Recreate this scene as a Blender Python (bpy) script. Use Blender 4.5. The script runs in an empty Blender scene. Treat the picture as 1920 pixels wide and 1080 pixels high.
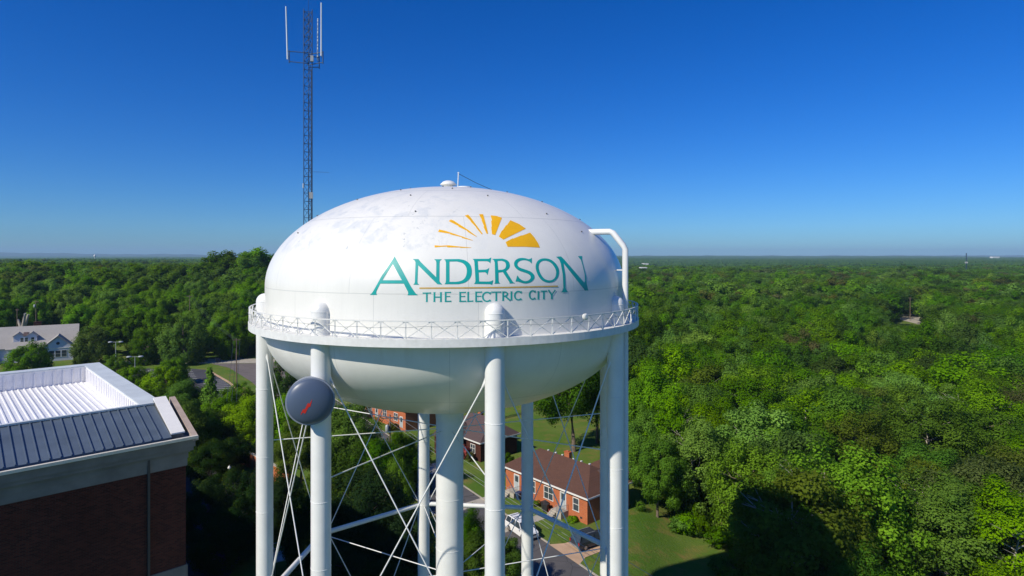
import bpy, bmesh, math, random
import numpy as np
from mathutils import Vector, Matrix, Euler
from mathutils.geometry import tessellate_polygon
R = math.radians
random.seed(7)
rng = np.random.default_rng(7)
SC = bpy.context.scene
COL = SC.collection
F = 1150.0          # focal length in photo pixels (1920 wide)
H = 36.0            # camera height above the ground
HZ = 480.0          # horizon row

def G(px, py, h=0.0):
    """photo pixel of a point at height h -> where it stands on the map"""
    y = F*(H-h)/(py-HZ)
    return ((px-960.0)/F*y, y)

# ------------------------------------------------------------------ helpers
def tag(o, label=None, cat=None, group=None, kind=None):
    if label: o['label'] = label
    if cat: o['category'] = cat
    if group: o['group'] = group
    if kind: o['kind'] = kind
    return o

def empty(name, label, cat, loc=(0, 0, 0), rz=0.0, group=None):
    o = bpy.data.objects.new(name, None)
    o.empty_display_size = 0.5
    COL.objects.link(o)
    o.location = loc
    o.rotation_euler = (0, 0, rz)
    return tag(o, label, cat, group)

class MB:
    def __init__(s):
        s.v = []; s.f = []; s.m = []; s.sm = []
    def add(s, vs, fs, smooth=False, mi=0):
        n = len(s.v)
        s.v.extend([tuple(p) for p in vs])
        for f in fs:
            s.f.append(tuple(i+n for i in f)); s.sm.append(smooth); s.m.append(mi)
        return s
    def box(s, x0, x1, y0, y1, z0, z1, M=None, mi=0):
        vs = [Vector((x, y, z)) for z in (z0, z1) for y in (y0, y1) for x in (x0, x1)]
        if M is not None: vs = [M @ v for v in vs]
        return s.add(vs, [(0, 2, 3, 1), (4, 5, 7, 6), (0, 1, 5, 4), (2, 6, 7, 3), (0, 4, 6, 2), (1, 3, 7, 5)], False, mi)
    def prism(s, poly, d, mi=0):
        """poly: list of 3D points (planar), extruded by vector d"""
        d = Vector(d); n = len(poly)
        a = [Vector(p) for p in poly]
        tri = tessellate_polygon([a])
        vs = a + [p+d for p in a]
        nrm = Vector((0, 0, 0))
        for i in range(n): nrm += a[i].cross(a[(i+1) % n])
        fs = [tuple(t) for t in tri] + [tuple(i+n for i in reversed(t)) for t in tri]
        fs += [(i, (i+1) % n, (i+1) % n+n, i+n) for i in range(n)]
        return s.add(vs, fs, False, mi)
    def tube(s, p, q, r, r2=None, n=10, cap=True, mi=0):
        p = Vector(p); q = Vector(q); r2 = r if r2 is None else r2
        d = (q-p).normalized()
        t = d.orthogonal().normalized(); b = d.cross(t)
        vs = []
        for c, rr in ((p, r), (q, r2)):
            for i in range(n):
                a = 2*math.pi*i/n
                vs.append(c + (t*math.cos(a)+b*math.sin(a))*rr)
        s.add(vs, [(i, (i+1) % n, (i+1) % n+n, i+n) for i in range(n)], n > 5, mi)
        if cap:
            s.add(vs[:n], [tuple(reversed(range(n)))], False, mi)
            s.add(vs[n:], [tuple(range(n))], False, mi)
        return s
    def path(s, pts, r, n=8, mi=0):
        pts = [Vector(p) for p in pts]
        rings = []
        up = Vector((0.03, 0.02, 1)).normalized()
        for i, p in enumerate(pts):
            d = (pts[min(i+1, len(pts)-1)]-pts[max(i-1, 0)]).normalized()
            t = d.cross(up)
            if t.length < 0.05: t = d.cross(Vector((1, 0.1, 0)))
            t.normalize(); b = d.cross(t)
            rr = r[i] if isinstance(r, (list, tuple)) else r
            rings.append([p+(t*math.cos(2*math.pi*k/n)+b*math.sin(2*math.pi*k/n))*rr for k in range(n)])
        vs = [v for rg in rings for v in rg]
        fs = []
        for j in range(len(rings)-1):
            for i in range(n):
                fs.append((j*n+i, j*n+(i+1) % n, (j+1)*n+(i+1) % n, (j+1)*n+i))
        s.add(vs, fs, True, mi)
        s.add(rings[0], [tuple(reversed(range(n)))], False, mi)
        s.add(rings[-1], [tuple(range(n))], False, mi)
        return s
    def lathe(s, prof, n=48, c=(0, 0, 0), M=None, smooth=True, mi=0):
        vs = []; fs = []
        for r, z in prof:
            for i in range(n):
                a = 2*math.pi*i/n
                v = Vector((c[0]+r*math.cos(a), c[1]+r*math.sin(a), c[2]+z))
                vs.append(M @ v if M is not None else v)
        for j in range(len(prof)-1):
            for i in range(n):
                fs.append((j*n+i, j*n+(i+1) % n, (j+1)*n+(i+1) % n, (j+1)*n+i))
        return s.add(vs, fs, smooth, mi)
    def quad(s, a, b, c, d, mi=0):
        return s.add([a, b, c, d], [(0, 1, 2, 3)], False, mi)
    def build(s, name, mat, parent=None, label=None):
        me = bpy.data.meshes.new(name)
        me.from_pydata(s.v, [], s.f)
        mats = mat if isinstance(mat, (list, tuple)) else [mat]
        for m in mats: me.materials.append(m)
        me.polygons.foreach_set('use_smooth', s.sm)
        me.polygons.foreach_set('material_index', s.m)
        me.validate(); me.update()
        bm = bmesh.new(); bm.from_mesh(me)
        bmesh.ops.recalc_face_normals(bm, faces=bm.faces)
        bm.to_mesh(me); bm.free()
        o = bpy.data.objects.new(name, me)
        COL.objects.link(o)
        if parent is not None: o.parent = parent
        if label: o['label'] = label
        return o

# ------------------------------------------------------------------ materials
def new_mat(name):
    m = bpy.data.materials.new(name); m.use_nodes = True
    nt = m.node_tree; nt.nodes.clear()
    out = nt.nodes.new('ShaderNodeOutputMaterial')
    b = nt.nodes.new('ShaderNodeBsdfPrincipled')
    nt.links.new(b.outputs[0], out.inputs[0])
    return m, nt, b, out

def N(nt, typ, **kw):
    n = nt.nodes.new(typ)
    for k, v in kw.items():
        if k in n.inputs.keys(): n.inputs[k].default_value = v
        else: setattr(n, k, v)
    return n

def mixcol(nt, fac, a, b, blend='MIX'):
    m = nt.nodes.new('ShaderNodeMix'); m.data_type = 'RGBA'; m.blend_type = blend
    for sock, val in ((m.inputs[0], fac), (m.inputs[6], a), (m.inputs[7], b)):
        if hasattr(val, 'is_linked') or isinstance(val, bpy.types.NodeSocket): nt.links.new(val, sock)
        elif isinstance(val, (int, float)): sock.default_value = val
        else: sock.default_value = (*val, 1) if len(val) == 3 else val
    return m.outputs[2]

def mth(nt, op, a, b=None, c=None):
    m = nt.nodes.new('ShaderNodeMath'); m.operation = op
    for i, v in enumerate((a, b, c)):
        if v is None: continue
        if isinstance(v, bpy.types.NodeSocket): nt.links.new(v, m.inputs[i])
        else: m.inputs[i].default_value = v
    return m.outputs[0]

def ramp(nt, fac, stops):
    r = nt.nodes.new('ShaderNodeValToRGB')
    e = r.color_ramp.elements
    while len(e) < len(stops): e.new(0.5)
    for el, (p, c) in zip(e, stops):
        el.position = p; el.color = (*c, 1) if len(c) == 3 else c
    nt.links.new(fac, r.inputs[0])
    return r.outputs[0]

def noise(nt, scale, detail=3, rough=0.55, vec=None, dist=0.0):
    n = nt.nodes.new('ShaderNodeTexNoise')
    n.inputs['Scale'].default_value = scale; n.inputs['Detail'].default_value = detail
    n.inputs['Roughness'].default_value = rough; n.inputs['Distortion'].default_value = dist
    if vec is not None: nt.links.new(vec, n.inputs['Vector'])
    return n.outputs['Fac']

def objco(nt):
    return nt.nodes.new('ShaderNodeTexCoord').outputs['Object']

def geoco(nt):
    return nt.nodes.new('ShaderNodeNewGeometry').outputs['Position']

def simple(name, col, rough=0.6, metal=0.0, var=0.12, scale=2.0, bump=0.0, spec=0.5):
    m, nt, b, out = new_mat(name)
    co = objco(nt)
    f = noise(nt, scale, 4, 0.6, co)
    lo = tuple(max(0, c*(1-var)) for c in col); hi = tuple(min(1, c*(1+var)) for c in col)
    c = mixcol(nt, ramp(nt, f, [(0.3, (0, 0, 0)), (0.7, (1, 1, 1))]), lo, hi)
    nt.links.new(c, b.inputs['Base Color'])
    b.inputs['Roughness'].default_value = rough; b.inputs['Metallic'].default_value = metal
    b.inputs['Specular IOR Level'].default_value = spec
    if bump:
        bp = N(nt, 'ShaderNodeBump', Strength=bump); bp.inputs['Distance'].default_value = 0.02
        nt.links.new(noise(nt, scale*8, 3, 0.6, co), bp.inputs['Height'])
        nt.links.new(bp.outputs[0], b.inputs['Normal'])
    return m

def tank_mat():
    m, nt, b, out = new_mat('tank_paint')
    co = objco(nt)
    sx = nt.nodes.new('ShaderNodeSeparateXYZ'); nt.links.new(co, sx.inputs[0])
    x, y, z = sx.outputs
    rel = mth(nt, 'SUBTRACT', z, H)
    base = mixcol(nt, ramp(nt, noise(nt, 0.35, 4, 0.6, co), [(0.35, (0, 0, 0)), (0.7, (1, 1, 1))]), (0.80, 0.79, 0.745), (0.755, 0.745, 0.705))
    # vertical streaks of rain wash
    mp = N(nt, 'ShaderNodeMapping'); nt.links.new(co, mp.inputs[0]); mp.inputs['Scale'].default_value = (1.6, 1.6, 0.12)
    st = ramp(nt, noise(nt, 1.4, 5, 0.65, mp.outputs[0]), [(0.52, (0, 0, 0)), (0.78, (1, 1, 1))])
    base = mixcol(nt, mth(nt, 'MULTIPLY', st, 0.22), base, (0.62, 0.62, 0.58))
    # worn, chalked patches on the left half of the dome
    mz = ramp(nt, mth(nt, 'DIVIDE', rel, 6.0), [(0.02, (0, 0, 0)), (0.07, (1, 1, 1)), (0.62, (1, 1, 1)), (0.78, (0, 0, 0))])
    ax = mth(nt, 'DIVIDE', mth(nt, 'ADD', x, 13.0), 26.0)
    mx = ramp(nt, ax, [(0.03, (0, 0, 0)), (0.10, (1, 1, 1)), (0.42, (1, 1, 1)), (0.60, (0.12, 0.12, 0.12)), (0.85, (0.12, 0.12, 0.12))])
    mp2 = N(nt, 'ShaderNodeMapping'); nt.links.new(co, mp2.inputs[0]); mp2.inputs['Scale'].default_value = (1.0, 1.0, 0.7); mp2.inputs['Rotation'].default_value = (0, 0.5, 0)
    pt = ramp(nt, noise(nt, 0.75, 7, 0.72, mp2.outputs[0], 0.4), [(0.50, (0, 0, 0)), (0.62, (1, 1, 1))])
    pm = mth(nt, 'MULTIPLY', mth(nt, 'MULTIPLY', pt, mz), mx)
    base = mixcol(nt, mth(nt, 'MULTIPLY', pm, 0.7), base, (0.58, 0.61, 0.63))
    pt2 = ramp(nt, noise(nt, 2.6, 5, 0.7, mp2.outputs[0], 0.8), [(0.61, (0, 0, 0)), (0.68, (1, 1, 1))])
    base = mixcol(nt, mth(nt, 'MULTIPLY', mth(nt, 'MULTIPLY', mth(nt, 'MULTIPLY', pt2, mz), mx), 0.8), base, (0.42, 0.45, 0.47))
    ug = ramp(nt, mth(nt, 'DIVIDE', mth(nt, 'SUBTRACT', -4.0, rel), 8.0), [(0.08, (0, 0, 0)), (0.14, (1, 1, 1)), (0.30, (0.35, 0.35, 0.35)), (0.62, (0.25, 0.25, 0.25)), (0.92, (1, 1, 1))])
    gs = ramp(nt, noise(nt, 1.1, 6, 0.7, mp.outputs[0]), [(0.42, (0, 0, 0)), (0.66, (1, 1, 1))])
    base = mixcol(nt, mth(nt, 'MULTIPLY', mth(nt, 'MULTIPLY', ug, gs), 0.14), base, (0.46, 0.38, 0.26))
    # plate seams: rings and staggered meridians
    seam = None
    for z0 in (-2.08, 2.35, 4.35, -8.6):
        d = mth(nt, 'ABSOLUTE', mth(nt, 'SUBTRACT', rel, z0))
        v = mth(nt, 'LESS_THAN', d, 0.022)
        seam = v if seam is None else mth(nt, 'MAXIMUM', seam, v)
    ang = mth(nt, 'ARCTAN2', y, x)
    rr = mth(nt, 'SQRT', mth(nt, 'ADD', mth(nt, 'MULTIPLY', x, x), mth(nt, 'MULTIPLY', y, y)))
    for k, ph, lo, hi in ((12, 0.35, -2.08, 2.35), (9, 0.1, 2.35, 4.35), (14, 0.73, -5.1, -2.08), (12, 0.5, -12, -5.1)):
        a = mth(nt, 'FRACT', mth(nt, 'ADD', mth(nt, 'MULTIPLY', ang, k/(2*math.pi)), ph+10))
        d = mth(nt, 'MULTIPLY', mth(nt, 'ABSOLUTE', mth(nt, 'SUBTRACT', a, 0.5)), mth(nt, 'MULTIPLY', rr, 2*math.pi/k))
        v = mth(nt, 'LESS_THAN', d, 0.016)
        v = mth(nt, 'MULTIPLY', v, mth(nt, 'MULTIPLY', mth(nt, 'GREATER_THAN', rel, lo), mth(nt, 'LESS_THAN', rel, hi)))
        seam = mth(nt, 'MAXIMUM', seam, v)
    base = mixcol(nt, mth(nt, 'MULTIPLY', seam, 0.38), base, (0.34, 0.36, 0.36))
    nt.links.new(base, b.inputs['Base Color'])
    b.inputs['Roughness'].default_value = 0.33
    bp = N(nt, 'ShaderNodeBump', Strength=0.25); bp.inputs['Distance'].default_value = 0.05
    hgt = mth(nt, 'ADD', noise(nt, 0.5, 2, 0.5, co), mth(nt, 'MULTIPLY', seam, 0.3))
    nt.links.new(hgt, bp.inputs['Height']); nt.links.new(bp.outputs[0], b.inputs['Normal'])
    return m

def brick_mat(name, c1, c2, mortar, scale=1.0, dark=0.0):
    m, nt, b, out = new_mat(name)
    co = objco(nt)
    sx = nt.nodes.new('ShaderNodeSeparateXYZ'); nt.links.new(co, sx.inputs[0])
    cb = nt.nodes.new('ShaderNodeCombineXYZ')
    nt.links.new(mth(nt, 'ADD', sx.outputs[0], sx.outputs[1]), cb.inputs[0]); nt.links.new(sx.outputs[2], cb.inputs[1])
    bt = nt.nodes.new('ShaderNodeTexBrick'); nt.links.new(cb.outputs[0], bt.inputs['Vector'])
    bt.inputs['Color1'].default_value = (*c1, 1); bt.inputs['Color2'].default_value = (*c2, 1)
    bt.inputs['Mortar'].default_value = (*mortar, 1)
    bt.inputs['Scale'].default_value = 1.0*scale
    bt.inputs['Brick Width'].default_value = 0.24; bt.inputs['Row Height'].default_value = 0.085
    bt.inputs['Mortar Size'].default_value = 0.011; bt.inputs['Mortar Smooth'].default_value = 0.3
    f = ramp(nt, noise(nt, 0.45, 5, 0.6, co), [(0.3, (0, 0, 0)), (0.75, (1, 1, 1))])
    c = mixcol(nt, mth(nt, 'MULTIPLY', f, 0.45), bt.outputs['Color'], tuple(k*0.6 for k in c2))
    nt.links.new(c, b.inputs['Base Color']); b.inputs['Roughness'].default_value = 0.85; b.inputs['Specular IOR Level'].default_value = 0.1
    bp = N(nt, 'ShaderNodeBump', Strength=0.4); bp.inputs['Distance'].default_value = 0.01
    nt.links.new(bt.outputs['Fac'], bp.inputs['Height']); bp.invert = True
    nt.links.new(bp.outputs[0], b.inputs['Normal'])
    return m

def shingle_mat(name, c1, c2):
    m, nt, b, out = new_mat(name)
    co = objco(nt)
    sx = nt.nodes.new('ShaderNodeSeparateXYZ'); nt.links.new(co, sx.inputs[0])
    cb = nt.nodes.new('ShaderNodeCombineXYZ')
    nt.links.new(sx.outputs[0], cb.inputs[0]); nt.links.new(mth(nt, 'MULTIPLY', sx.outputs[2], 2.2), cb.inputs[1])
    bt = nt.nodes.new('ShaderNodeTexBrick'); nt.links.new(cb.outputs[0], bt.inputs['Vector'])
    bt.inputs['Color1'].default_value = (*c1, 1); bt.inputs['Color2'].default_value = (*c2, 1)
    bt.inputs['Mortar'].default_value = (*[k*0.45 for k in c1], 1)
    bt.inputs['Brick Width'].default_value = 0.34; bt.inputs['Row Height'].default_value = 0.17
    bt.inputs['Mortar Size'].default_value = 0.012; bt.inputs['Scale'].default_value = 1.0
    f = noise(nt, 9, 3, 0.7, co)
    g = noise(nt, 0.6, 4, 0.6, co)
    c = mixcol(nt, mth(nt, 'MULTIPLY', f, 0.5), bt.outputs['Color'], tuple(k*1.5 for k in c2))
    c = mixcol(nt, mth(nt, 'MULTIPLY', g, 0.4), c, tuple(k*0.6 for k in c1))
    nt.links.new(c, b.inputs['Base Color']); b.inputs['Roughness'].default_value = 0.9
    return m

def foliage_mat(name, dark, light, trans=0.48):
    m, nt, b, out = new_mat(name)
    at = N(nt, 'ShaderNodeAttribute'); at.attribute_name = 'tint'
    oi = nt.nodes.new('ShaderNodeObjectInfo')
    c = mixcol(nt, at.outputs['Fac'], dark, light)
    hs = nt.nodes.new('ShaderNodeHueSaturation')
    nt.links.new(c, hs.inputs['Color'])
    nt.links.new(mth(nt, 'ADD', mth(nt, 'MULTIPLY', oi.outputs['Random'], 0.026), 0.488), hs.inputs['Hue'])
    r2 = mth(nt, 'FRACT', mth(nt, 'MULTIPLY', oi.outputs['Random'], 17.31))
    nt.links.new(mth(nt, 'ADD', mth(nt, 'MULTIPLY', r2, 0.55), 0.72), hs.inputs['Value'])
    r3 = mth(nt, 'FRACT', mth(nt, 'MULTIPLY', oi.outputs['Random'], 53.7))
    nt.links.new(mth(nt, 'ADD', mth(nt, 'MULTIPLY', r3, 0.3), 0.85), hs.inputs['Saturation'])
    nt.links.new(hs.outputs[0], b.inputs['Base Color'])
    b.inputs['Roughness'].default_value = 0.7; b.inputs['Specular IOR Level'].default_value = 0.07
    tr = nt.nodes.new('ShaderNodeBsdfTranslucent')
    nt.links.new(mixcol(nt, 0.5, hs.outputs[0], (0.24, 0.36, 0.02)), tr.inputs['Color'])
    mx = nt.nodes.new('ShaderNodeMixShader'); mx.inputs[0].default_value = trans
    nt.links.new(b.outputs[0], mx.inputs[1]); nt.links.new(tr.outputs[0], mx.inputs[2])
    nt.links.new(mx.outputs[0], out.inputs[0])
    return m

M = {}
M['tank'] = tank_mat()
M['white'] = simple('white_steel_paint', (0.76, 0.76, 0.74), 0.38, var=0.05, scale=0.8, bump=0.05)
M['rail'] = simple('white_rail_paint', (0.72, 0.72, 0.70), 0.5, var=0.08, scale=3)
M['teal'] = simple('teal_lettering_paint', (0.003, 0.36, 0.335), 0.45, var=0.12, scale=1.2)
M['gold'] = simple('golden_sun_paint', (0.86, 0.44, 0.004), 0.45, var=0.07, scale=1.5)
M['ochre'] = simple('ochre_line_paint', (0.62, 0.40, 0.10), 0.5, var=0.1, scale=2)
M['lug'] = simple('dark_coupling_steel', (0.09, 0.09, 0.09), 0.5)
M['cable'] = simple('black_cable', (0.03, 0.03, 0.035), 0.5)
M['radome'] = simple('slate_radome', (0.078, 0.108, 0.172), 0.38, var=0.04, scale=0.7)
M['radome_rim'] = simple('radome_shroud', (0.24, 0.27, 0.34), 0.4, var=0.05)
M['red'] = simple('red_bolt_paint', (0.62, 0.03, 0.02), 0.5, var=0.05)
M['mast'] = simple('galvanised_mast_steel', (0.035, 0.065, 0.12), 0.5, 0.2, var=0.2, scale=1.0)
M['fibre'] = simple('pale_fibreglass', (0.62, 0.68, 0.72), 0.4, var=0.04)
M['box'] = simple('grey_equipment_box', (0.35, 0.37, 0.38), 0.5)
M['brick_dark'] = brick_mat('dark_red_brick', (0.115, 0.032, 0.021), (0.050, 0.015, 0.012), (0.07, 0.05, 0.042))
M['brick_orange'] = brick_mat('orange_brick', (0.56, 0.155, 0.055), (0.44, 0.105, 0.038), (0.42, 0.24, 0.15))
M['limestone'] = simple('weathered_limestone', (0.17, 0.165, 0.155), 0.8, var=0.2, scale=0.9, bump=0.2)
M['fascia'] = simple('cream_gutter_metal', (0.66, 0.61, 0.52), 0.5, var=0.08)
M['bluemetal'] = simple('dark_blue_roof_metal', (0.12, 0.155, 0.20), 0.34, 0.2, var=0.14, scale=0.8)
M['seamdark'] = simple('dark_roof_seam', (0.045, 0.07, 0.10), 0.4, 0.2)
M['whitemetal'] = simple('white_roof_metal', (0.80, 0.79, 0.80), 0.34, 0.0, var=0.06, scale=1.5)
M['coping'] = simple('pale_coping_metal', (0.60, 0.64, 0.64), 0.45, var=0.1, scale=0.8)
M['coping_white'] = simple('bright_coping_panel', (0.80, 0.78, 0.76), 0.5, var=0.04)
M['tan'] = simple('tan_coping_stone', (0.42, 0.33, 0.28), 0.8, var=0.15)
M['shingle_brown'] = shingle_mat('brown_shingle', (0.080, 0.036, 0.023), (0.115, 0.052, 0.033))
M['shingle_dark'] = shingle_mat('dark_shingle', (0.075, 0.05, 0.05), (0.10, 0.065, 0.06))
M['shingle_grey'] = shingle_mat('grey_shingle', (0.34, 0.32, 0.30), (0.42, 0.39, 0.36))
M['shingle_red'] = shingle_mat('red_shingle', (0.35, 0.06, 0.045), (0.28, 0.05, 0.04))
M['siding'] = simple('lavender_white_siding', (0.62, 0.62, 0.70), 0.7, var=0.05)
M['trim'] = simple('white_trim', (0.74, 0.72, 0.68), 0.6, var=0.04)
M['door'] = simple('grey_door', (0.38, 0.42, 0.44), 0.5)
M['concrete'] = simple('pale_concrete', (0.40, 0.36, 0.30), 0.9, var=0.18, scale=0.8, bump=0.1)
M['concrete_red'] = simple('clay_stained_concrete', (0.50, 0.33, 0.21), 0.9, var=0.2, scale=0.4, bump=0.1)
M['line'] = simple('worn_line_paint', (0.55, 0.55, 0.53), 0.8, var=0.3, scale=3)
M['wood'] = simple('weathered_pole_wood', (0.17, 0.12, 0.085), 0.9, var=0.2, scale=3)
M['iron'] = simple('black_iron', (0.04, 0.04, 0.045), 0.5)
M['galv'] = simple('galvanised_steel', (0.42, 0.44, 0.44), 0.5, 0.4)
M['globe'] = simple('milky_globe', (0.7, 0.7, 0.66), 0.3)
M['plastic_black'] = simple('black_bin_plastic', (0.025, 0.025, 0.03), 0.45)
M['plastic_navy'] = simple('navy_bin_plastic', (0.02, 0.035, 0.10), 0.45)
M['carwhite'] = simple('white_car_paint', (0.78, 0.78, 0.78), 0.22, var=0.02)
M['carblack'] = simple('black_car_paint', (0.035, 0.04, 0.055), 0.16, var=0.1)
M['tyre'] = simple('tyre_rubber', (0.02, 0.02, 0.02), 0.85)
M['rim'] = simple('alloy_rim', (0.45, 0.45, 0.46), 0.3, 0.8)
M['lamp_red'] = simple('red_tail_lamp', (0.35, 0.01, 0.01), 0.3)
M['lamp_clear'] = simple('clear_headlamp', (0.6, 0.6, 0.62), 0.15)
M['bark'] = simple('grey_brown_bark', (0.16, 0.12, 0.09), 0.95, var=0.3, scale=2.5, bump=0.5)
M['bark_pale'] = simple('pale_bark', (0.36, 0.32, 0.27), 0.95, var=0.25, scale=2.5, bump=0.5)
M['farwhite'] = simple('pale_far_wall', (0.68, 0.68, 0.66), 0.7)

def glass_mat():
    m, nt, b, out = new_mat('window_glass')
    co = objco(nt)
    c = mixcol(nt, noise(nt, 1.3, 2, 0.5, co), (0.02, 0.03, 0.04), (0.07, 0.09, 0.11))
    nt.links.new(c, b.inputs['Base Color'])
    b.inputs['Roughness'].default_value = 0.08; b.inputs['Specular IOR Level'].default_value = 0.8
    return m
M['glass'] = glass_mat()

def asphalt_mat(name, lo, hi):
    m, nt, b, out = new_mat(name)
    co = geoco(nt)
    c = mixcol(nt, ramp(nt, noise(nt, 0.22, 6, 0.65, co), [(0.3, (0, 0, 0)), (0.72, (1, 1, 1))]), lo, hi)
    c = mixcol(nt, mth(nt, 'MULTIPLY', noise(nt, 3.5, 3, 0.7, co), 0.35), c, tuple(k*0.55 for k in lo))
    v = nt.nodes.new('ShaderNodeTexVoronoi'); v.feature = 'DISTANCE_TO_EDGE'; v.inputs['Scale'].default_value = 0.22
    nt.links.new(co, v.inputs['Vector'])
    crk = mth(nt, 'LESS_THAN', v.outputs['Distance'], 0.008)
    c = mixcol(nt, mth(nt, 'MULTIPLY', crk, 0.6), c, (0.02, 0.02, 0.02))
    nt.links.new(c, b.inputs['Base Color']); b.inputs['Roughness'].default_value = 0.88
    return m
M['asphalt'] = asphalt_mat('street_asphalt', (0.085, 0.08, 0.082), (0.125, 0.115, 0.115))
M['asphalt_dark'] = asphalt_mat('parking_asphalt', (0.05, 0.05, 0.06), (0.075, 0.072, 0.08))
M['asphalt_brown'] = asphalt_mat('old_road_asphalt', (0.15, 0.125, 0.115), (0.19, 0.16, 0.15))

def ground_mat():
    m, nt, b, out = new_mat('grassy_ground')
    co = geoco(nt)
    n1 = ramp(nt, noise(nt, 0.09, 6, 0.62, co), [(0.35, (0, 0, 0)), (0.68, (1, 1, 1))])
    c = mixcol(nt, n1, (0.085, 0.17, 0.018), (0.17, 0.22, 0.045))
    n2 = ramp(nt, noise(nt, 0.31, 7, 0.7, co), [(0.50, (0, 0, 0)), (0.72, (1, 1, 1))])
    c = mixcol(nt, mth(nt, 'MULTIPLY', n2, 0.8), c, (0.32, 0.19, 0.075))
    n3 = noise(nt, 5.0, 3, 0.75, co)
    c = mixcol(nt, mth(nt, 'MULTIPLY', n3, 0.6), c, (0.05, 0.10, 0.014))
    nt.links.new(c, b.inputs['Base Color']); b.inputs['Roughness'].default_value = 1.0
    b.inputs['Specular IOR Level'].default_value = 0.1
    bp = N(nt, 'ShaderNodeBump', Strength=0.8); bp.inputs['Distance'].default_value = 0.15
    nt.links.new(noise(nt, 3.0, 4, 0.7, co), bp.inputs['Height']); nt.links.new(bp.outputs[0], b.inputs['Normal'])
    return m
M['ground'] = ground_mat()

def canopy_mat():
    m, nt, b, out = new_mat('distant_canopy')
    co = geoco(nt)
    c = mixcol(nt, ramp(nt, noise(nt, 0.004, 5, 0.6, co), [(0.35, (0, 0, 0)), (0.65, (1, 1, 1))]), (0.035, 0.095, 0.012), (0.08, 0.16, 0.022))
    c = mixcol(nt, mth(nt, 'MULTIPLY', noise(nt, 0.06, 3, 0.7, co), 0.7), c, (0.02, 0.055, 0.010))
    nt.links.new(c, b.inputs['Base Color']); b.inputs['Roughness'].default_value = 1.0
    b.inputs['Specular IOR Level'].default_value = 0.0
    return m
M['canopy'] = canopy_mat()
M['hill'] = simple('far_hill_forest', (0.05, 0.075, 0.04), 1.0, var=0.3, scale=0.002, spec=0.0)

TONES = {
 'bright green': foliage_mat('foliage_bright', (0.095, 0.225, 0.004), (0.250, 0.46, 0.010)),
 'fresh green': foliage_mat('foliage_fresh', (0.068, 0.178, 0.004), (0.185, 0.37, 0.010)),
 'mid green': foliage_mat('foliage_mid', (0.056, 0.145, 0.005), (0.150, 0.31, 0.011)),
 'dark green': foliage_mat('foliage_dark', (0.034, 0.088, 0.006), (0.092, 0.190, 0.012)),
 'olive': foliage_mat('foliage_olive', (0.070, 0.115, 0.012), (0.180, 0.240, 0.034)),
 'brownish': foliage_mat('foliage_brown', (0.070, 0.078, 0.018), (0.155, 0.150, 0.040)),
 'deep shade green': foliage_mat('foliage_deep', (0.010, 0.034, 0.008), (0.026, 0.072, 0.014)),  # shade put into the leaf colour, far darker than the other greens
}
M['needle'] = foliage_mat('foliage_conifer', (0.010, 0.036, 0.010), (0.030, 0.080, 0.018), 0.15)
M['bloom'] = foliage_mat('foliage_bloom', (0.35, 0.03, 0.02), (0.6, 0.10, 0.06), 0.2)

# ------------------------------------------------------------------ world, sun, camera
SUN_AZ = 47.6      # degrees to the left of straight behind the camera
SUN_EL = 38.7
w = bpy.data.worlds.new('World'); SC.world = w; w.use_nodes = True
wn = w.node_tree; wn.nodes.clear()
sky = wn.nodes.new('ShaderNodeTexSky'); sky.sky_type = 'NISHITA'; sky.sun_disc = False
sky.sun_elevation = R(SUN_EL); sky.sun_rotation = R(180+SUN_AZ)
sky.air_density = 1.0; sky.dust_density = 0.25; sky.ozone_density = 5.0; sky.altitude = 250
hsv = wn.nodes.new('ShaderNodeHueSaturation'); hsv.inputs['Saturation'].default_value = 1.38; hsv.inputs['Hue'].default_value = 0.5
gm = wn.nodes.new('ShaderNodeMix'); gm.data_type = 'RGBA'; gm.blend_type = 'MULTIPLY'; gm.inputs[0].default_value = 1.0; gm.inputs[7].default_value = (0.42, 0.775, 1.25, 1)
bg = wn.nodes.new('ShaderNodeBackground'); bg.inputs[1].default_value = 0.09
wo = wn.nodes.new('ShaderNodeOutputWorld')
wn.links.new(sky.outputs[0], hsv.inputs['Color']); wn.links.new(hsv.outputs[0], gm.inputs[6]); wn.links.new(gm.outputs[2], bg.inputs[0]); wn.links.new(bg.outputs[0], wo.inputs[0])

sd = bpy.data.lights.new('sun', 'SUN'); sd.energy = 4.8; sd.angle = R(0.5); sd.color = (1.0, 0.935, 0.79)
so = bpy.data.objects.new('sun', sd); COL.objects.link(so)
S = Vector((-math.sin(R(SUN_AZ))*math.cos(R(SUN_EL)), -math.cos(R(SUN_AZ))*math.cos(R(SUN_EL)), math.sin(R(SUN_EL))))
so.rotation_euler = S.to_track_quat('Z', 'Y').to_euler()
so.location = (-60, -60, 120)

cd = bpy.data.cameras.new('camera'); cam = bpy.data.objects.new('camera', cd); COL.objects.link(cam)
cam.location = (0, 0, H); cam.rotation_euler = (R(90), 0, 0)
cd.sensor_width = 36; cd.lens = F/1920*36; cd.shift_y = -(540-HZ)/1920
cd.clip_start = 0.5; cd.clip_end = 60000
SC.camera = cam
SC.view_settings.view_transform = 'Standard'; SC.view_settings.look = 'None'
SC.view_settings.exposure = 0.0; SC.view_settings.gamma = 1.0
SC.cycles.max_bounces = 5; SC.cycles.diffuse_bounces = 4; SC.cycles.glossy_bounces = 2
SC.cycles.transmission_bounces = 2; SC.cycles.transparent_max_bounces = 4; SC.cycles.volume_bounces = 0
SC.cycles.caustics_reflective = False; SC.cycles.caustics_refractive = False

# ------------------------------------------------------------------ terrain
def sst(x, a, b):
    t = min(1.0, max(0.0, (x-a)/(b-a))); return t*t*(3-2*t)

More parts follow.
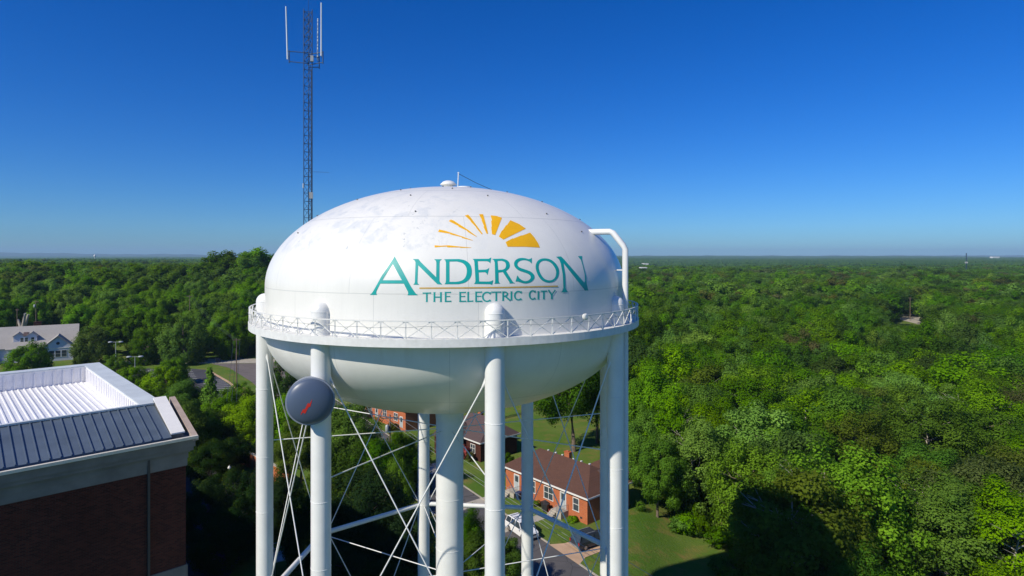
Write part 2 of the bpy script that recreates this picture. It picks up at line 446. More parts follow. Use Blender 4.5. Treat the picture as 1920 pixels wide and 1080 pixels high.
def dip(x, y):
    return 2.5*sst(x/max(y, 1), 0.19, 0.30)*(1-sst(y, 140, 250))*sst(y, 20, 55)*sst(x, 2, 6)

def terrain(x, y):
    h = 11.5*sst(y, 222, 345)*sst(-x, 45, 120)*(1-0.55*sst(y, 420, 900))
    h -= dip(x, y)
    h += 7.0*math.exp(-((x+158)/24)**2-((y-372)/40)**2)
    k = sst(y, 500, 1600)
    h += k*(5.5*math.sin(x*0.0021+1.3)*math.cos(y*0.0013+0.4)+4.0*math.sin(x*0.0007+y*0.0011+2.0)-1.0)
    k2 = sst(y, 3000, 9000)
    h += k2*(7+9*math.sin(x*0.00045+0.7)+6*math.sin(y*0.0009+x*0.0003))
    return h

def geo_steps(a, b, n, p=2.2):
    return [a+(b-a)*(i/n)**p for i in range(n+1)]
ys = [-120, -60, 0, 20] + [30+i*8 for i in range(17)] + [168+i*16 for i in range(40)] + geo_steps(810, 16000, 70, 2.0)
xs_pos = [i*2 for i in range(24)] + [48+i*16 for i in range(42)] + geo_steps(722, 17000, 50, 2.0)
xs = [-x for x in reversed(xs_pos[1:])] + xs_pos
mb = MB()
vs = [(x, y, terrain(x, y)) for y in ys for x in xs]
nx = len(xs)
fs = [(j*nx+i, j*nx+i+1, (j+1)*nx+i+1, (j+1)*nx+i) for j in range(len(ys)-1) for i in range(nx-1)]
mb.add(vs, fs, True)
tag(mb.build('ground', M['ground']), kind='structure')

def sheet(name, poly, z, mat, kind='structure', label=None, cat=None, th=0.0):
    mb = MB()
    if th: mb.prism([(x, y, z-th) for x, y in poly], (0, 0, th))
    else:
        a = [Vector((x, y, z)) for x, y in poly]
        mb.add(a, [tuple(t) for t in tessellate_polygon([a])])
    o = mb.build(name, mat)
    return tag(o, label, cat, None, kind)

# the street between the tower and the houses
KP = Vector((3.85, 77.7)); KD = Vector((0.535, -0.845)).normalized(); KN = Vector((-KD.y, KD.x))  # KN points to the houses (right/back)
if KN.x < 0: KN = -KN
def K(t, n): p = KP+KD*t+KN*n; return (p.x, p.y)
sheet('road', [K(-110, -8.2), K(60, -8.2), K(60, 0), K(-110, 0)], 0.02, M['asphalt'])
mb = MB()
for n0, n1 in ((0.0, 0.18), (-8.38, -8.2)):
    segs = ((-110, 1.4), (7.4, 60)) if n0 == 0.0 else ((-110, 60),)
    for a, b_ in segs:
        mb.prism([(*K(a, n0), 0.0), (*K(b_, n0), 0.0), (*K(b_, n1), 0.0), (*K(a, n1), 0.0)], (0, 0, 0.14))
tag(mb.build('kerb', M['concrete']), kind='structure')
sheet('driveway', [K(1.4, 0.0), K(7.4, 0.0), K(6.4, 1.8), K(6.0, 9), K(2.4, 9), K(2.2, 1.8)], 0.03, M['concrete_red'])
# left side: parking lot, roads
LOT = [G(236, 694), G(320, 688), G(391, 694), G(477, 753), G(492, 812), G(380, 850), G(300, 830), G(215, 760)]
sheet('parking_lot', LOT, 0.03, M['asphalt_dark'])
sheet('road', [G(225, 683), G(225, 677), G(330, 672.5), G(560, 672.5), G(560, 680)], 0.025, M['concrete'])
sheet('road', [G(396, 682), G(560, 680.5), G(560, 770), G(505, 745), G(470, 715), G(430, 690)], 0.035, M['asphalt_brown'])
kl = [G(391, 694), G(430, 716), G(477, 753), G(492, 812)]
mb = MB()
for a, b_ in zip(kl[:-1], kl[1:]):
    a = Vector(a); b_ = Vector(b_); d = (b_-a).normalized(); n = Vector((d.y, -d.x))*0.6
    mb.prism([(a.x, a.y, 0.03), (b_.x, b_.y, 0.03), (b_.x+n.x, b_.y+n.y, 0.03), (a.x+n.x, a.y+n.y, 0.03)], (0, 0, 0.14))
tag(mb.build('kerb', M['concrete_red']), kind='structure')
# parking stall lines painted on the lot
mb = MB()
def pl(p, q, wd=0.14, z=0.045):
    p = Vector(p); q = Vector(q); d = (q-p).normalized(); n = Vector((-d.y, d.x))*wd
    mb.quad((p.x-n.x, p.y-n.y, z), (q.x-n.x, q.y-n.y, z), (q.x+n.x, q.y+n.y, z), (p.x+n.x, p.y+n.y, z))
for i in range(12):
    t = i/11
    a = Vector(G(420, 713)).lerp(Vector(G(474, 762)), t); pl(a, (a.x-7.5, a.y+0.8))
for i in range(7):
    t = i/6
    a = Vector(G(360, 694)).lerp(Vector(G(372, 714)), t); pl(a, (a.x-7, a.y+0.5))
for i in range(5):
    a = Vector(G(268+i*18, 692.5)); pl(a, (a.x+1.0, a.y-7.5))
tag(mb.build('parking_lines', M['line']), kind='structure')
sheet('service_yard', [(-58, 62), (-31, 58), (-33, 84), (-38, 97), (-50, 104), (-62, 90)], 0.02, M['asphalt_dark'])
# far road seen through the gap in the right wood
sheet('road', [(214, 322), (223, 318), (238, 352), (262, 372), (250, 380), (196, 362), (190, 352), (220, 350)], terrain(223, 345)+0.03, M['concrete'])

# ------------------------------------------------------------------ water tower
TD = 46.7; TH = R(5.8)
TX, TY = -TD*math.sin(TH), TD*math.cos(TH)
QS = 0.82; FT = H/QS-H   # the tower is built in design units; QS turns them into metres
RT = 13.0; Z_EQ = H-2.08; Z_SH = H-5.1; B_TOP = 7.2; B_BOT = 6.0
tower = empty('water_tower', 'huge white eight legged water tower lettered ANDERSON THE ELECTRIC CITY', 'water tower', (TX, TY, 0), TH)
def tp(r, b, rel):
    b = R(b); return Vector((r*math.sin(b), -r*math.cos(b), H+rel))
# tank: fine radial resolution so the painted letters lie snugly on it
prof = []
for i in range(49):
    a = math.pi/2*i/48
    prof.append((max(0.02, RT*math.cos(a)), Z_EQ+B_TOP*math.sin(a)))
prof = prof[::-1]
prof += [(RT, Z_EQ-(Z_EQ-Z_SH)*k/6) for k in range(1, 7)]
def bowl(a):
    return (max(0.02, RT*math.cos(a)), Z_SH-B_BOT*math.sin(a))
prof += [bowl(math.pi/2*i/40) for i in range(1, 41)]
mb = MB(); mb.lathe(prof, 256)
tank = mb.build('tank', M['tank'], tower)
# riser
mb = MB(); mb.lathe([(2.4, H-10.8), (1.75, H-11.15), (1.3, H-11.5), (1.08, H-11.9), (1.03, H-12.4)], 48); mb.lathe([(1.03, H-12.4), (1.03, -FT)], 48)
for z in (H-14.5, H-18.2, H-22.0, H-26, H-30): mb.lathe([(1.03, z-0.02), (1.045, z-0.01), (1.045, z+0.01), (1.03, z+0.02)], 48, smooth=False)
mb.build('riser', M['white'], tower)
# roof vent, spike, lugs
mb = MB(); mb.lathe([(0.34, H+4.95), (0.34, H+5.35), (0.62, H+5.37), (0.60, H+5.45), (0.42, H+5.62), (0.2, H+5.70), (0.01, H+5.72)], 24, (-0.1, 0, 0))
mb.lathe([(0.55, H+5.02), (0.55, H+5.10), (0.34, H+5.10)], 24, (-0.1, 0, 0))
mb.build('vent', M['white'], tower)
mb = MB(); mb.lathe([(0.55, H+5.0), (0.55, H+5.19), (0.01, H+5.2)], 20, (1.1, -0.6, 0), smooth=False)
mb.build('hatch', M['white'], tower)
mb = MB(); mb.tube((0.60, -0.2, H+5.0), (0.66, -0.2, H+6.25), 0.045, n=8); mb.tube((0.66, -0.2, H+6.25), (0.66, -0.2, H+6.33), 0.07, n=8)
mb.build('lightning_rod', M['fibre'], tower)
mb = MB(); mb.path([(0.66, -0.2, H+6.22), (2.0, 0.3, H+5.6), (3.6, 0.8, H+4.98)], 0.02, 5)
mb.build('stay_cable', M['cable'], tower)
def dome_z(r): return -2.08+B_TOP*math.sqrt(max(0, 1-(r/RT)**2))
for r, b in [(3.2, -62), (3.4, -8), (3.0, 30), (5.2, -40), (5.1, 2), (5.0, 55), (7.4, -58), (7.3, -20), (7.2, 20), (7.4, 62), (9.6, -72), (9.8, -12), (9.7, 40), (9.8, 75), (11.3, -60), (11.2, 50), (2.4, 95), (6.4, 95), (6.4, -95)]:
    p = tp(r, b, dome_z(r)); n = Vector((p.x/RT**2, p.y/RT**2, (p.z-Z_EQ)/B_TOP**2)).normalized()
    mb = MB(); mb.tube(p-n*0.05, p+n*0.07, 0.045, n=8); mb.build('coupling', M['lug'], tower)
# balcony
WZ0, WZ1 = H-4.86, H-4.42
RO = 13.98
bal = MB()
bal.lathe([(12.96, WZ1-0.06), (RO-0.02, WZ1-0.06), (RO-0.02, WZ1), (RO+0.05, WZ1), (RO+0.05, WZ0), (RO-0.08, WZ0), (RO-0.08, WZ0+0.05), (RO-0.02, WZ0+0.05), (RO-0.02, WZ1-0.12), (12.96, WZ1-0.12)], 192, smooth=False)
balcony = bal.build('balcony', M['rail'], tower)
NP = 64; RZ = H-3.47; RR = RO-0.02
def ring(name, r, z, hw, hh, mat):
    m = MB(); m.lathe([(r-hw, z-hh), (r+hw, z-hh), (r+hw, z+hh), (r-hw, z+hh), (r-hw, z-hh)], 192, smooth=False)
    return m.build(name, mat, balcony)
ring('handrail', RR, RZ, 0.035, 0.03, M['rail'])
def mid_b(i): return 360/NP*(i+0.3)
p0 = None
for i in range(NP):
    b = mid_b(i); a = tp(RR, b, WZ1-H); t = tp(RR, b, RZ-H)
    m = MB(); m.tube(a, t, 0.042, n=4)
    m.box(-0.16, 0.16, -0.012, 0.012, -0.06, 0.0, Matrix.Translation(t) @ Matrix.Rotation(R(b), 4, 'Z'))
    m.build('rail_post', M['rail'], balcony)
    b2 = mid_b(i+1)
    m = MB()
    a2 = tp(RR-0.03, b2, WZ1-H); t2 = tp(RR-0.03, b2, RZ-H)
    m.tube(a+Vector((0, 0, 0.02)), t2, 0.026, n=4); m.tube(t, a2+Vector((0, 0, 0.02)), 0.026, n=4)
    m.build('cross_brace', M['rail'], balcony)
mb = MB()
pts = []
for k in range(0, 161):
    b = -95+190*k/160
    pts.append(tp(RR+0.06, b, RZ-H-0.27-0.05*math.sin(k*0.5)**2-0.04*math.sin(k*0.13)))
mb.path(pts, 0.012, 5); mb.build('cable', M['box'], balcony)
# small aviation / floodlight on the rail
mb = MB(); p = tp(RR+0.1, 33.5, RZ-H-0.05); d = Vector((math.sin(R(33.5)), -math.cos(R(33.5)), 0.1))
mb.tube(p, p+d*0.14, 0.17, 0.2, n=14); mb.tube(p+d*0.14, p+d*0.2, 0.2, 0.12, n=14); mb.build('floodlight', M['globe'], balcony)
# brackets under the balcony
# legs
LB = [11+45*k for k in range(8)]
RL = 13.05
for b in LB:
    m = MB()
    c = tp(RL, b, 0); c.z = 0
    rl = 0.56
    pr = [(rl+0.25, -FT), (rl+0.25, -FT+0.25), (rl, -FT+0.3)]
    pr += [(rl, H-3.16), (rl, H-3.16)][:1]
    pr += [(rl*math.cos(a), H-3.16+rl*math.sin(a)) for a in [math.pi/2*k/8 for k in range(1, 8)]] + [(0.01, H-3.16+rl)]
    m.lathe(pr[3:], 32, (c.x, c.y, 0)); m.lathe(pr[:3], 32, (c.x, c.y, 0), smooth=False); m.lathe([(rl, -FT+0.3), (rl, H-3.16)], 32, (c.x, c.y, 0))
    for z in (6, 12.2, 18.3, 22.1, 26.8, H-3.17): m.lathe([(rl, z-0.02), (rl+0.014, z-0.012), (rl+0.014, z+0.012), (rl, z+0.02)], 32, (c.x, c.y, 0), smooth=False)
    leg = m.build('leg', M['white'], tower)
# struts, rods
ZS = H-23.8
def rod(a, b_, r, name, n=6):
    m = MB(); m.tube(a, b_, r, n=n, cap=True); return m.build(name, M['white'], tower)
for k in range(8):
    b0, b1 = LB[k], LB[(k+1) % 8]
    A0 = tp(RL, b0, ZS-H); A1 = tp(RL, b1, ZS-H)
    d = (A1-A0).normalized()
    rod(A0+d*0.5, A1-d*0.5, 0.20, 'strut', 12)
    for (p, q) in ((b0, b1), (b1, b0)):
        P = tp(RL, p, -7.0); Q = tp(RL, q, -23.4)
        dd = (Q-P).normalized()
        P2 = P+Vector((dd.x, dd.y, 0)).normalized()*0.55; Q2 = Q-Vector((dd.x, dd.y, 0)).normalized()*0.6
        m = MB(); m.tube(P2, Q2, 0.042, n=6)
        m.tube(P2-(Q2-P2).normalized()*0.35+Vector((0, 0, 0)), P2+(Q2-P2).normalized()*0.35, 0.16, 0.05, n=6)
        m.build('brace_rod', M['white'], tower)
        P = tp(RL, p, -24.2); Q = tp(RL, q, -43.0); dd = (Q-P).normalized(); hd = Vector((dd.x, dd.y, 0)).normalized()
        rod(P+hd*0.6, Q-hd*0.6, 0.04, 'brace_rod')
    for zz in (-12.85, -23.9):
        P = tp(RL-0.5, b0, zz); Q = tp(1.0, b0, zz-0.15)
        rod(P, Q, 0.04, 'tie_rod')
# overflow pipe
m = MB()
ob = 60
pp = [tp(10.7, ob, 1.62), tp(11.4, ob, 1.64), tp(12.42, ob, 1.64), tp(12.62, ob, 1.55), tp(13.32, ob, 0.72), tp(13.46, ob, 0.45), tp(13.46, ob, -4.0), tp(13.46, ob, -12.0), tp(13.46, ob, -43.8)]
m.path(pp, 0.205, 14)
for zz in (-0.95, -14, -22): m.tube(tp(12.6, ob, zz), tp(13.4, ob, zz), 0.04, n=6)
m.build('overflow_pipe', M['white'], tower)

# ---- painted emblem, traced as outlines on the shell
CAMP = Vector((0, 0, H))
TMI = (Matrix.Translation((TX, TY, 0)) @ Matrix.Rotation(TH, 4, 'Z')).inverted()
OL = TMI @ CAMP
def shell_hit(px, py):
    d = TMI.to_3x3() @ Vector(((px-960)/F, 1.0, -(py-HZ)/F))
    def solve(ax, bx, cx):
        q = bx*bx-4*ax*cx
        if q < 0: return None
        return (-bx-math.sqrt(q))/(2*ax)
    a = d.x**2+d.y**2; bb = 2*(OL.x*d.x+OL.y*d.y); cc = OL.x**2+OL.y**2-RT**2
    t = solve(a, bb, cc)
    if t is not None:
        p = OL+d*t
        if p.z <= Z_EQ:
            return p, Vector((p.x, p.y, 0)).normalized()
    oz = OL.z-Z_EQ; kz = (RT/B_TOP)**2
    t = solve(a+kz*d.z**2, bb+2*kz*oz*d.z, cc+kz*oz*oz)
    if t is None: return None
    p = OL+d*t
    n = Vector((p.x, p.y, (p.z-Z_EQ)*kz)).normalized()
    return p, n
S8 = 1920/220
def glyph(name, polys, org, mat, parent, off=0.012, maxlen=5.0):
    """polys: list of outlines (first outer, rest holes), in enlarged-photo units from the corner org"""
    allp = [[Vector((org[0]+x/S8, org[1]+y/S8, 0)) for x, y in pl_] for pl_ in polys]
    tri = tessellate_polygon(allp)
    flat = [p for q in allp for p in q]
    bm = bmesh.new()
    bv = [bm.verts.new(p) for p in flat]
    for t in tri:
        try: bm.faces.new([bv[i] for i in t])
        except ValueError: pass
    for _ in range(6):
        ed = [e for e in bm.edges if e.calc_length() > maxlen]
        if not ed: break
        bmesh.ops.subdivide_edges(bm, edges=ed, cuts=1)
        bmesh.ops.triangulate(bm, faces=bm.faces)
    for v in bm.verts:
        p, n = shell_hit(v.co.x, v.co.y)
        v.co = p+n*off
    bmesh.ops.recalc_face_normals(bm, faces=bm.faces)
    # make all normals point outwards
    for f in bm.faces:
        if f.normal.dot(f.calc_center_median()-Vector((0, 0, Z_EQ-2))) < 0: f.normal_flip()
    me = bpy.data.meshes.new(name); bm.to_mesh(me); bm.free()
    me.materials.append(mat)
    o = bpy.data.objects.new(name, me); COL.objects.link(o); o.parent = parent
    return o
def smooth_loop(pts, it=2):
    for _ in range(it):
        q = []
        n = len(pts)
        for i in range(n):
            a, b_ = pts[i], pts[(i+1) % n]
            q.append((a[0]*0.75+b_[0]*0.25, a[1]*0.75+b_[1]*0.25)); q.append((a[0]*0.25+b_[0]*0.75, a[1]*0.25+b_[1]*0.75))
        pts = q
    return pts
def smooth_part(pts, i0, i1, it=2):
    """Chaikin on an open run i0..i1 of the outline"""
    run = pts[i0:i1+1]
    for _ in range(it):
        q = [run[0]]
        for a, b_ in zip(run[:-1], run[1:]):
            q.append((a[0]*0.75+b_[0]*0.25, a[1]*0.75+b_[1]*0.25)); q.append((a[0]*0.25+b_[0]*0.75, a[1]*0.25+b_[1]*0.75))
        q.append(run[-1]); run = q
    return pts[:i0]+run+pts[i1+1:]
O3 = (690, 475); O4 = (900, 475); O1 = (690, 395); O2 = (900, 395)
GL = []
GL.append((O3, [[(435, 50), (450, 75), (700, 540), (740, 600), (775, 650), (820, 685), (645, 685), (660, 660), (655, 630), (585, 495), (200, 495), (138, 620), (135, 655), (150, 680), (30, 680), (65, 650), (95, 605), (230, 360), (420, 80)], [(405, 175), (555, 440), (235, 440)]]))
GL.append((O3, [[(733, 95), (825, 95), (860, 140), (1115, 390), (1118, 160), (1112, 125), (1082, 97), (1208, 97), (1175, 125), (1170, 160), (1168, 450), (1180, 475), (1215, 508), (1135, 505), (820, 195), (808, 470), (815, 495), (840, 513), (742, 513), (762, 490), (768, 460), (778, 150), (765, 120)]]))
D_out = smooth_part([(1243, 97), (1490, 94), (1600, 115), (1680, 185), (1703, 300), (1680, 400), (1600, 478), (1480, 504), (1250, 504), (1270, 480), (1275, 440), (1275, 150), (1265, 118)], 1, 7)
D_in = smooth_part([(1332, 135), (1450, 133), (1550, 155), (1608, 220), (1620, 300), (1600, 390), (1540, 450), (1440, 466), (1332, 466)], 1, 7)
GL.append((O3, [D_out, D_in]))
GL.append((O4, [[(-123, 92), (140, 90), (182, 68), (165, 165), (145, 140), (110, 128), (-38, 128), (-28, 272), (95, 268), (128, 255), (150, 235), (120, 355), (105, 325), (80, 308), (-23, 312), (-17, 460), (140, 462), (180, 455), (215, 437), (195, 518), (160, 503), (-100, 500), (-82, 480), (-75, 450), (-92, 150), (-100, 115)]]))
R_out = smooth_part([(195, 92), (370, 88), (450, 112), (485, 165), (486, 235), (425, 290), (530, 460), (545, 475), (572, 488), (480, 492), (482, 475), (370, 305), (300, 315), (302, 450), (310, 475), (328, 493), (232, 497), (245, 475), (247, 430), (240, 150), (225, 115)], 1, 5)
R_in = smooth_part([(285, 125), (350, 121), (408, 140), (428, 195), (412, 248), (370, 268), (295, 272)], 1, 5)
GL.append((O4, [R_out, R_in]))
S_out = [(845, 75), (845, 170), (810, 135), (760, 115), (700, 110), (640, 127), (608, 165), (615, 208), (660, 240), (750, 268), (835, 300), (885, 350), (892, 400), (865, 445), (820, 475), (760, 493), (700, 488), (650, 470), (615, 460), (580, 460), (610, 360), (640, 405), (690, 443), (740, 457), (790, 445), (828, 412), (828, 372), (790, 335), (720, 310), (640, 285), (578, 240), (553, 190), (562, 130), (610, 88), (670, 74), (740, 80), (790, 97), (825, 90)]
S_out = smooth_part(S_out, 21, 36, 1); S_out = smooth_part(S_out, 2, 18, 1)
GL.append((O4, [S_out]))
GL.append((O4, [smooth_loop([(1060, 80), (1150, 97), (1225, 150), (1278, 225), (1294, 300), (1278, 385), (1225, 450), (1150, 480), (1075, 474), (1000, 437), (945, 360), (912, 270), (908, 190), (937, 125), (990, 90)], 1), smooth_loop([(1070, 118), (1140, 138), (1197, 193), (1238, 265), (1246, 330), (1227, 402), (1172, 442), (1108, 442), (1048, 417), (998, 355), (962, 275), (955, 200), (978, 148), (1020, 122)], 1)]))
GL.append((O4, [[(1243, 57), (1325, 52), (1370, 95), (1703, 478), (1718, 450), (1710, 340), (1680, 210), (1650, 110), (1600, 48), (1668, 45), (1665, 90), (1678, 150), (1735, 380), (1745, 500), (1772, 608), (1715, 610), (1690, 575), (1362, 160), (1392, 350), (1397, 560), (1410, 600), (1438, 633), (1325, 641), (1350, 605), (1362, 560), (1352, 350), (1320, 170), (1295, 105)]]))
word1 = bpy.data.objects.new('name_lettering', None); COL.objects.link(word1); word1.parent = tower
for org, pol in GL: glyph('letter', pol, org, M['teal'], word1)
# second line: flared strokes
def stroke(a, b_, w0, w1=None, fl=0.0):
    """a flared bar from a to b; fl widens both tips like little serifs"""
    w1 = w0 if w1 is None else w1
    a = Vector(a); b_ = Vector(b_); d = (b_-a); L = d.length; d.normalize(); n = Vector((-d.y, d.x))
    e = min(fl*0.9, L*0.3)
    pts = [a-n*(w0/2+fl), a+d*e-n*w0/2, b_-d*e-n*w1/2, b_-n*(w1/2+fl), b_+n*(w1/2+fl), b_-d*e+n*w1/2, a+d*e+n*w0/2, a+n*(w0/2+fl)]
    return [[(p.x, p.y) for p in pts]]
def arc_poly(cx, cy, rx, ry, a0, a1, wd, n=14):
    o_ = [(cx+rx*math.cos(R(a0+(a1-a0)*i/n)), cy-ry*math.sin(R(a0+(a1-a0)*i/n))) for i in range(n+1)]
    i_ = [(cx+(rx-wd)*math.cos(R(a0+(a1-a0)*i/n)), cy-(ry-wd*0.8)*math.sin(R(a0+(a1-a0)*i/n))) for i in range(n+1)]
    return [o_+i_[::-1]]
def letter_strokes(ch, x0, x1, y0, y1):
    w_ = x1-x0; h = y1-y0; s = 27; t = 18; xm = (x0+x1)/2; out = []
    if ch == 'T': out = [stroke((xm, y0+8), (xm, y1), s, fl=9), stroke((x0, y0+12), (x1, y0+10), t, fl=8)]
    if ch == 'H': out = [stroke((x0+26, y0), (x0+26, y1), s, fl=9), stroke((x1-26, y0), (x1-26, y1), s, fl=9), stroke((x0+26, y0+h*.5), (x1-26, y0+h*.5), t)]
    if ch == 'E': out = [stroke((x0+30, y0), (x0+30, y1), s, fl=8), stroke((x0+25, y0+10), (x1-4, y0+8), t, fl=8), stroke((x0+25, y0+h*.46), (x1-18, y0+h*.45), t-3, fl=8), stroke((x0+25, y1-10), (x1, y1-12), t, fl=8)]
    if ch == 'L': out = [stroke((x0+30, y0), (x0+30, y1), s, fl=8), stroke((x0+25, y1-10), (x1, y1-14), t, fl=10)]
    if ch == 'I': out = [stroke((xm, y0), (xm, y1), s, fl=9)]
    if ch == 'C': out = [arc_poly(x0+w_*.56, y0+h*.5, w_*.56, h*.53, 42, 318, 27), stroke((x1-8, y0+4), (x1-14, y0+h*.26), 14, fl=5), stroke((x1-8, y1-4), (x1-16, y1-h*.18), 14, fl=4)]
    if ch == 'R': out = [stroke((x0+32, y0), (x0+32, y1), s, fl=9), arc_poly(x0+w_*.40, y0+h*.27, w_*.38, h*.27, 90, -90, 24), stroke((x0+w_*.45, y0+h*.50), (x1+2, y1-4), 26, fl=5), stroke((x0+25, y0+8), (x0+w_*.42, y0+8), t-2), stroke((x0+30, y0+h*.49), (x0+w_*.42, y0+h*.49), t-3)]
    if ch == 'Y': out = [stroke((xm, y0+h*.5), (xm, y1), s, fl=9), stroke((x0+12, y0), (xm, y0+h*.56), 26, fl=5), stroke((x1-10, y0), (xm, y0+h*.56), 20, fl=6)]
    return out
word2 = bpy.data.objects.new('motto_lettering', None); COL.objects.link(word2); word2.parent = tower
LET = [(O3, 'T', 895, 1030, 638, 795), (O3, 'H', 1060, 1218, 635, 795), (O3, 'E', 1240, 1360, 630, 795), (O3, 'E', 1478, 1605, 630, 795), (O3, 'L', 1608, 1720, 630, 795), (O3, 'E', 1738, 1868, 625, 795),
       (O4, 'C', 30, 180, 630, 792), (O4, 'T', 185, 345, 622, 780), (O4, 'R', 345, 490, 622, 776), (O4, 'I', 490, 535, 622, 770), (O4, 'C', 553, 685, 616, 768), (O4, 'C', 795, 912, 605, 757), (O4, 'I', 932, 975, 618, 755), (O4, 'T', 990, 1095, 606, 752), (O4, 'Y', 1105, 1240, 598, 748)]
def join_meshes(objs, name, parent):
    bm = bmesh.new()
    for o in objs: bm.from_mesh(o.data)
    me = bpy.data.meshes.new(name); bm.to_mesh(me); bm.free()
    me.materials.append(objs[0].data.materials[0])
    for o in objs: bpy.data.objects.remove(o)
    o = bpy.data.objects.new(name, me); COL.objects.link(o); o.parent = parent
    return o
for org, ch, x0, x1, y0, y1 in LET:
    os_ = [glyph('stroke', s_, org, M['teal'], word2, 0.010+0.003*k) for k, s_ in enumerate(letter_strokes(ch, x0, x1, y0, y1))]
    join_meshes(os_, 'letter', word2)
ul = [(840, 558), (1200, 556), (1600, 553), (1833, 551), (2250, 546), (2700, 536), (3105, 526)]
ulb = [(x, y+23) for x, y in reversed(ul)]
glyph('underline', [ul+ulb], O3, M['ochre'], tower, 0.014)
emb = bpy.data.objects.new('sun_emblem', None); COL.objects.link(emb); emb.parent = tower
RAYS = [
 (O1, [(1088, 568), (1185, 575), (1320, 568), (1500, 588), (1688, 604), (1688, 609), (1512, 609), (1500, 602), (1302, 602), (1290, 588), (1188, 592), (1092, 602)]),
 (O1, [(1165, 310), (1270, 333), (1540, 423), (1715, 486), (1714, 491), (1540, 449), (1530, 434), (1350, 390), (1338, 377), (1147, 348)]),
 (O1, [(1355, 148), (1400, 163), (1640, 318), (1778, 423), (1774, 430), (1630, 348), (1620, 330), (1482, 265), (1476, 250), (1320, 172)]),
 (O1, [(1640, 68), (1665, 93), (1784, 255), (1876, 380), (1860, 390), (1772, 287), (1768, 270), (1680, 183), (1678, 168), (1583, 80)]),
 (O2, [(-18, 60), (50, 60), (95, 220), (132, 375), (108, 380), (55, 265), (68, 262), (22, 155), (30, 150)]),
 (O2, [(172, 78), (270, 88), (358, 118), (248, 400), (195, 388), (183, 272), (192, 268), (182, 172), (195, 160)]),
 (O2, [(495, 158), (640, 220), (748, 295), (380, 475), (308, 425), (355, 328), (368, 325), (425, 240), (440, 240)]),
 (O2, [(820, 360), (890, 440), (950, 535), (978, 605), (750, 592), (450, 592), (418, 515), (530, 455), (545, 458), (675, 405), (688, 408)])]
for org, pol in RAYS: glyph('sun_ray', [pol], org, M['gold'], emb)

# ------------------------------------------------------------------ microwave dish on the tower leg
DP = Vector((-378/F*33.9, 33.9, H-272/F*33.9))
fd = (Vector((-1.0, 0, DP.z+0.6))-DP).normalized()
dish = empty('microwave_dish', 'round slate blue drum antenna with red lightning bolt on a tower leg', 'antenna', DP)
rot = fd.to_track_quat('Z', 'Y').to_matrix().to_4x4()
RD = 1.26
m = MB(); m.lathe([(RD, -0.75), (RD, 0.0), (RD+0.05, 0.0), (RD+0.05, 0.09), (RD-0.03, 0.10)], 64, M=rot, smooth=False)
m.lathe([(RD, -0.75), (RD*0.7, -1.0), (0.3, -1.15), (0.01, -1.15)], 64, M=rot); m.build('shroud', M['radome_rim'], dish)
m = MB(); m.lathe([((RD-0.02)*math.sin(a), 0.06+0.42*(math.cos(a))) for a in [math.pi/2*k/14 for k in range(14, 0, -1)]]+[(0.01, 0.48)], 64, M=rot); m.build('radome', M['radome'], dish)
Mi = rot.inverted()
bolt = [(492, 518), (478, 575), (462, 632), (434, 640), (385, 738), (352, 715), (316, 760), (330, 715), (355, 662), (380, 668), (418, 585), (432, 572), (450, 588)]
bm = bmesh.new()
poly = [Vector((((x-404)*1.15+404-468)/415*RD, -((y-640)*1.18+640-563)/415*RD, 0)) for x, y in bolt]
tri = tessellate_polygon([poly]); bv = [bm.verts.new(p) for p in poly]
for t in tri: bm.faces.new([bv[i] for i in t])
for _ in range(3):
    ed = [e for e in bm.edges if e.calc_length() > 0.12]
    if ed: bmesh.ops.subdivide_edges(bm, edges=ed, cuts=1); bmesh.ops.triangulate(bm, faces=bm.faces)
# dish plane axes: x to the right, y up as seen from in front
ux = Vector((0, 0, 1)).cross(fd).normalized(); uy = fd.cross(ux)
for v in bm.verts:
    r2 = (v.co.x**2+v.co.y**2)/(RD-0.02)**2
    hgt = 0.06+0.42*math.sqrt(max(0, 1-r2))+0.008
    v.co = ux*v.co.x+uy*v.co.y+fd*hgt
me = bpy.data.meshes.new('lightning_bolt'); bm.to_mesh(me); bm.free(); me.materials.append(M['red'])
o = bpy.data.objects.new('lightning_bolt', me); COL.objects.link(o); o.parent = dish
LEGC = Vector((TX, TY, 0))+Matrix.Rotation(TH, 3, 'Z') @ tp(RL, -34, 0); LEGC.z = DP.z
m = MB()
for dz in (-0.5, 0.5):
    m.tube(-fd*0.9+Vector((0.1, 0, dz)), LEGC-DP+Vector((0, 0, dz)), 0.05, n=8)
    m.lathe([(0.565, dz-0.06), (0.60, dz-0.06), (0.60, dz+0.06), (0.565, dz+0.06)], 32, tuple(LEGC-DP))
m.build('mounting_bracket', M['galv'], dish)
m = MB()
m.path([-fd*0.9+Vector((0.1, 0, 0.6)), (-0.1, 1.0, 1.2), (-0.22, 1.5, 1.7), (-0.12, 1.72, 2.4), (-0.2, 1.75, 3.0), (-0.2, 1.78, 3.9)], 0.035, 6)
m.build('feeder_cable', M['cable'], dish)

for ch in tower.children: ch.location.z += FT
tower.location = (TX*QS, TY*QS, 0); tower.scale = (QS, QS, QS)
dish.location = (DP.x*QS, DP.y*QS, H+(DP.z-H)*QS); dish.scale = (QS, QS, QS)

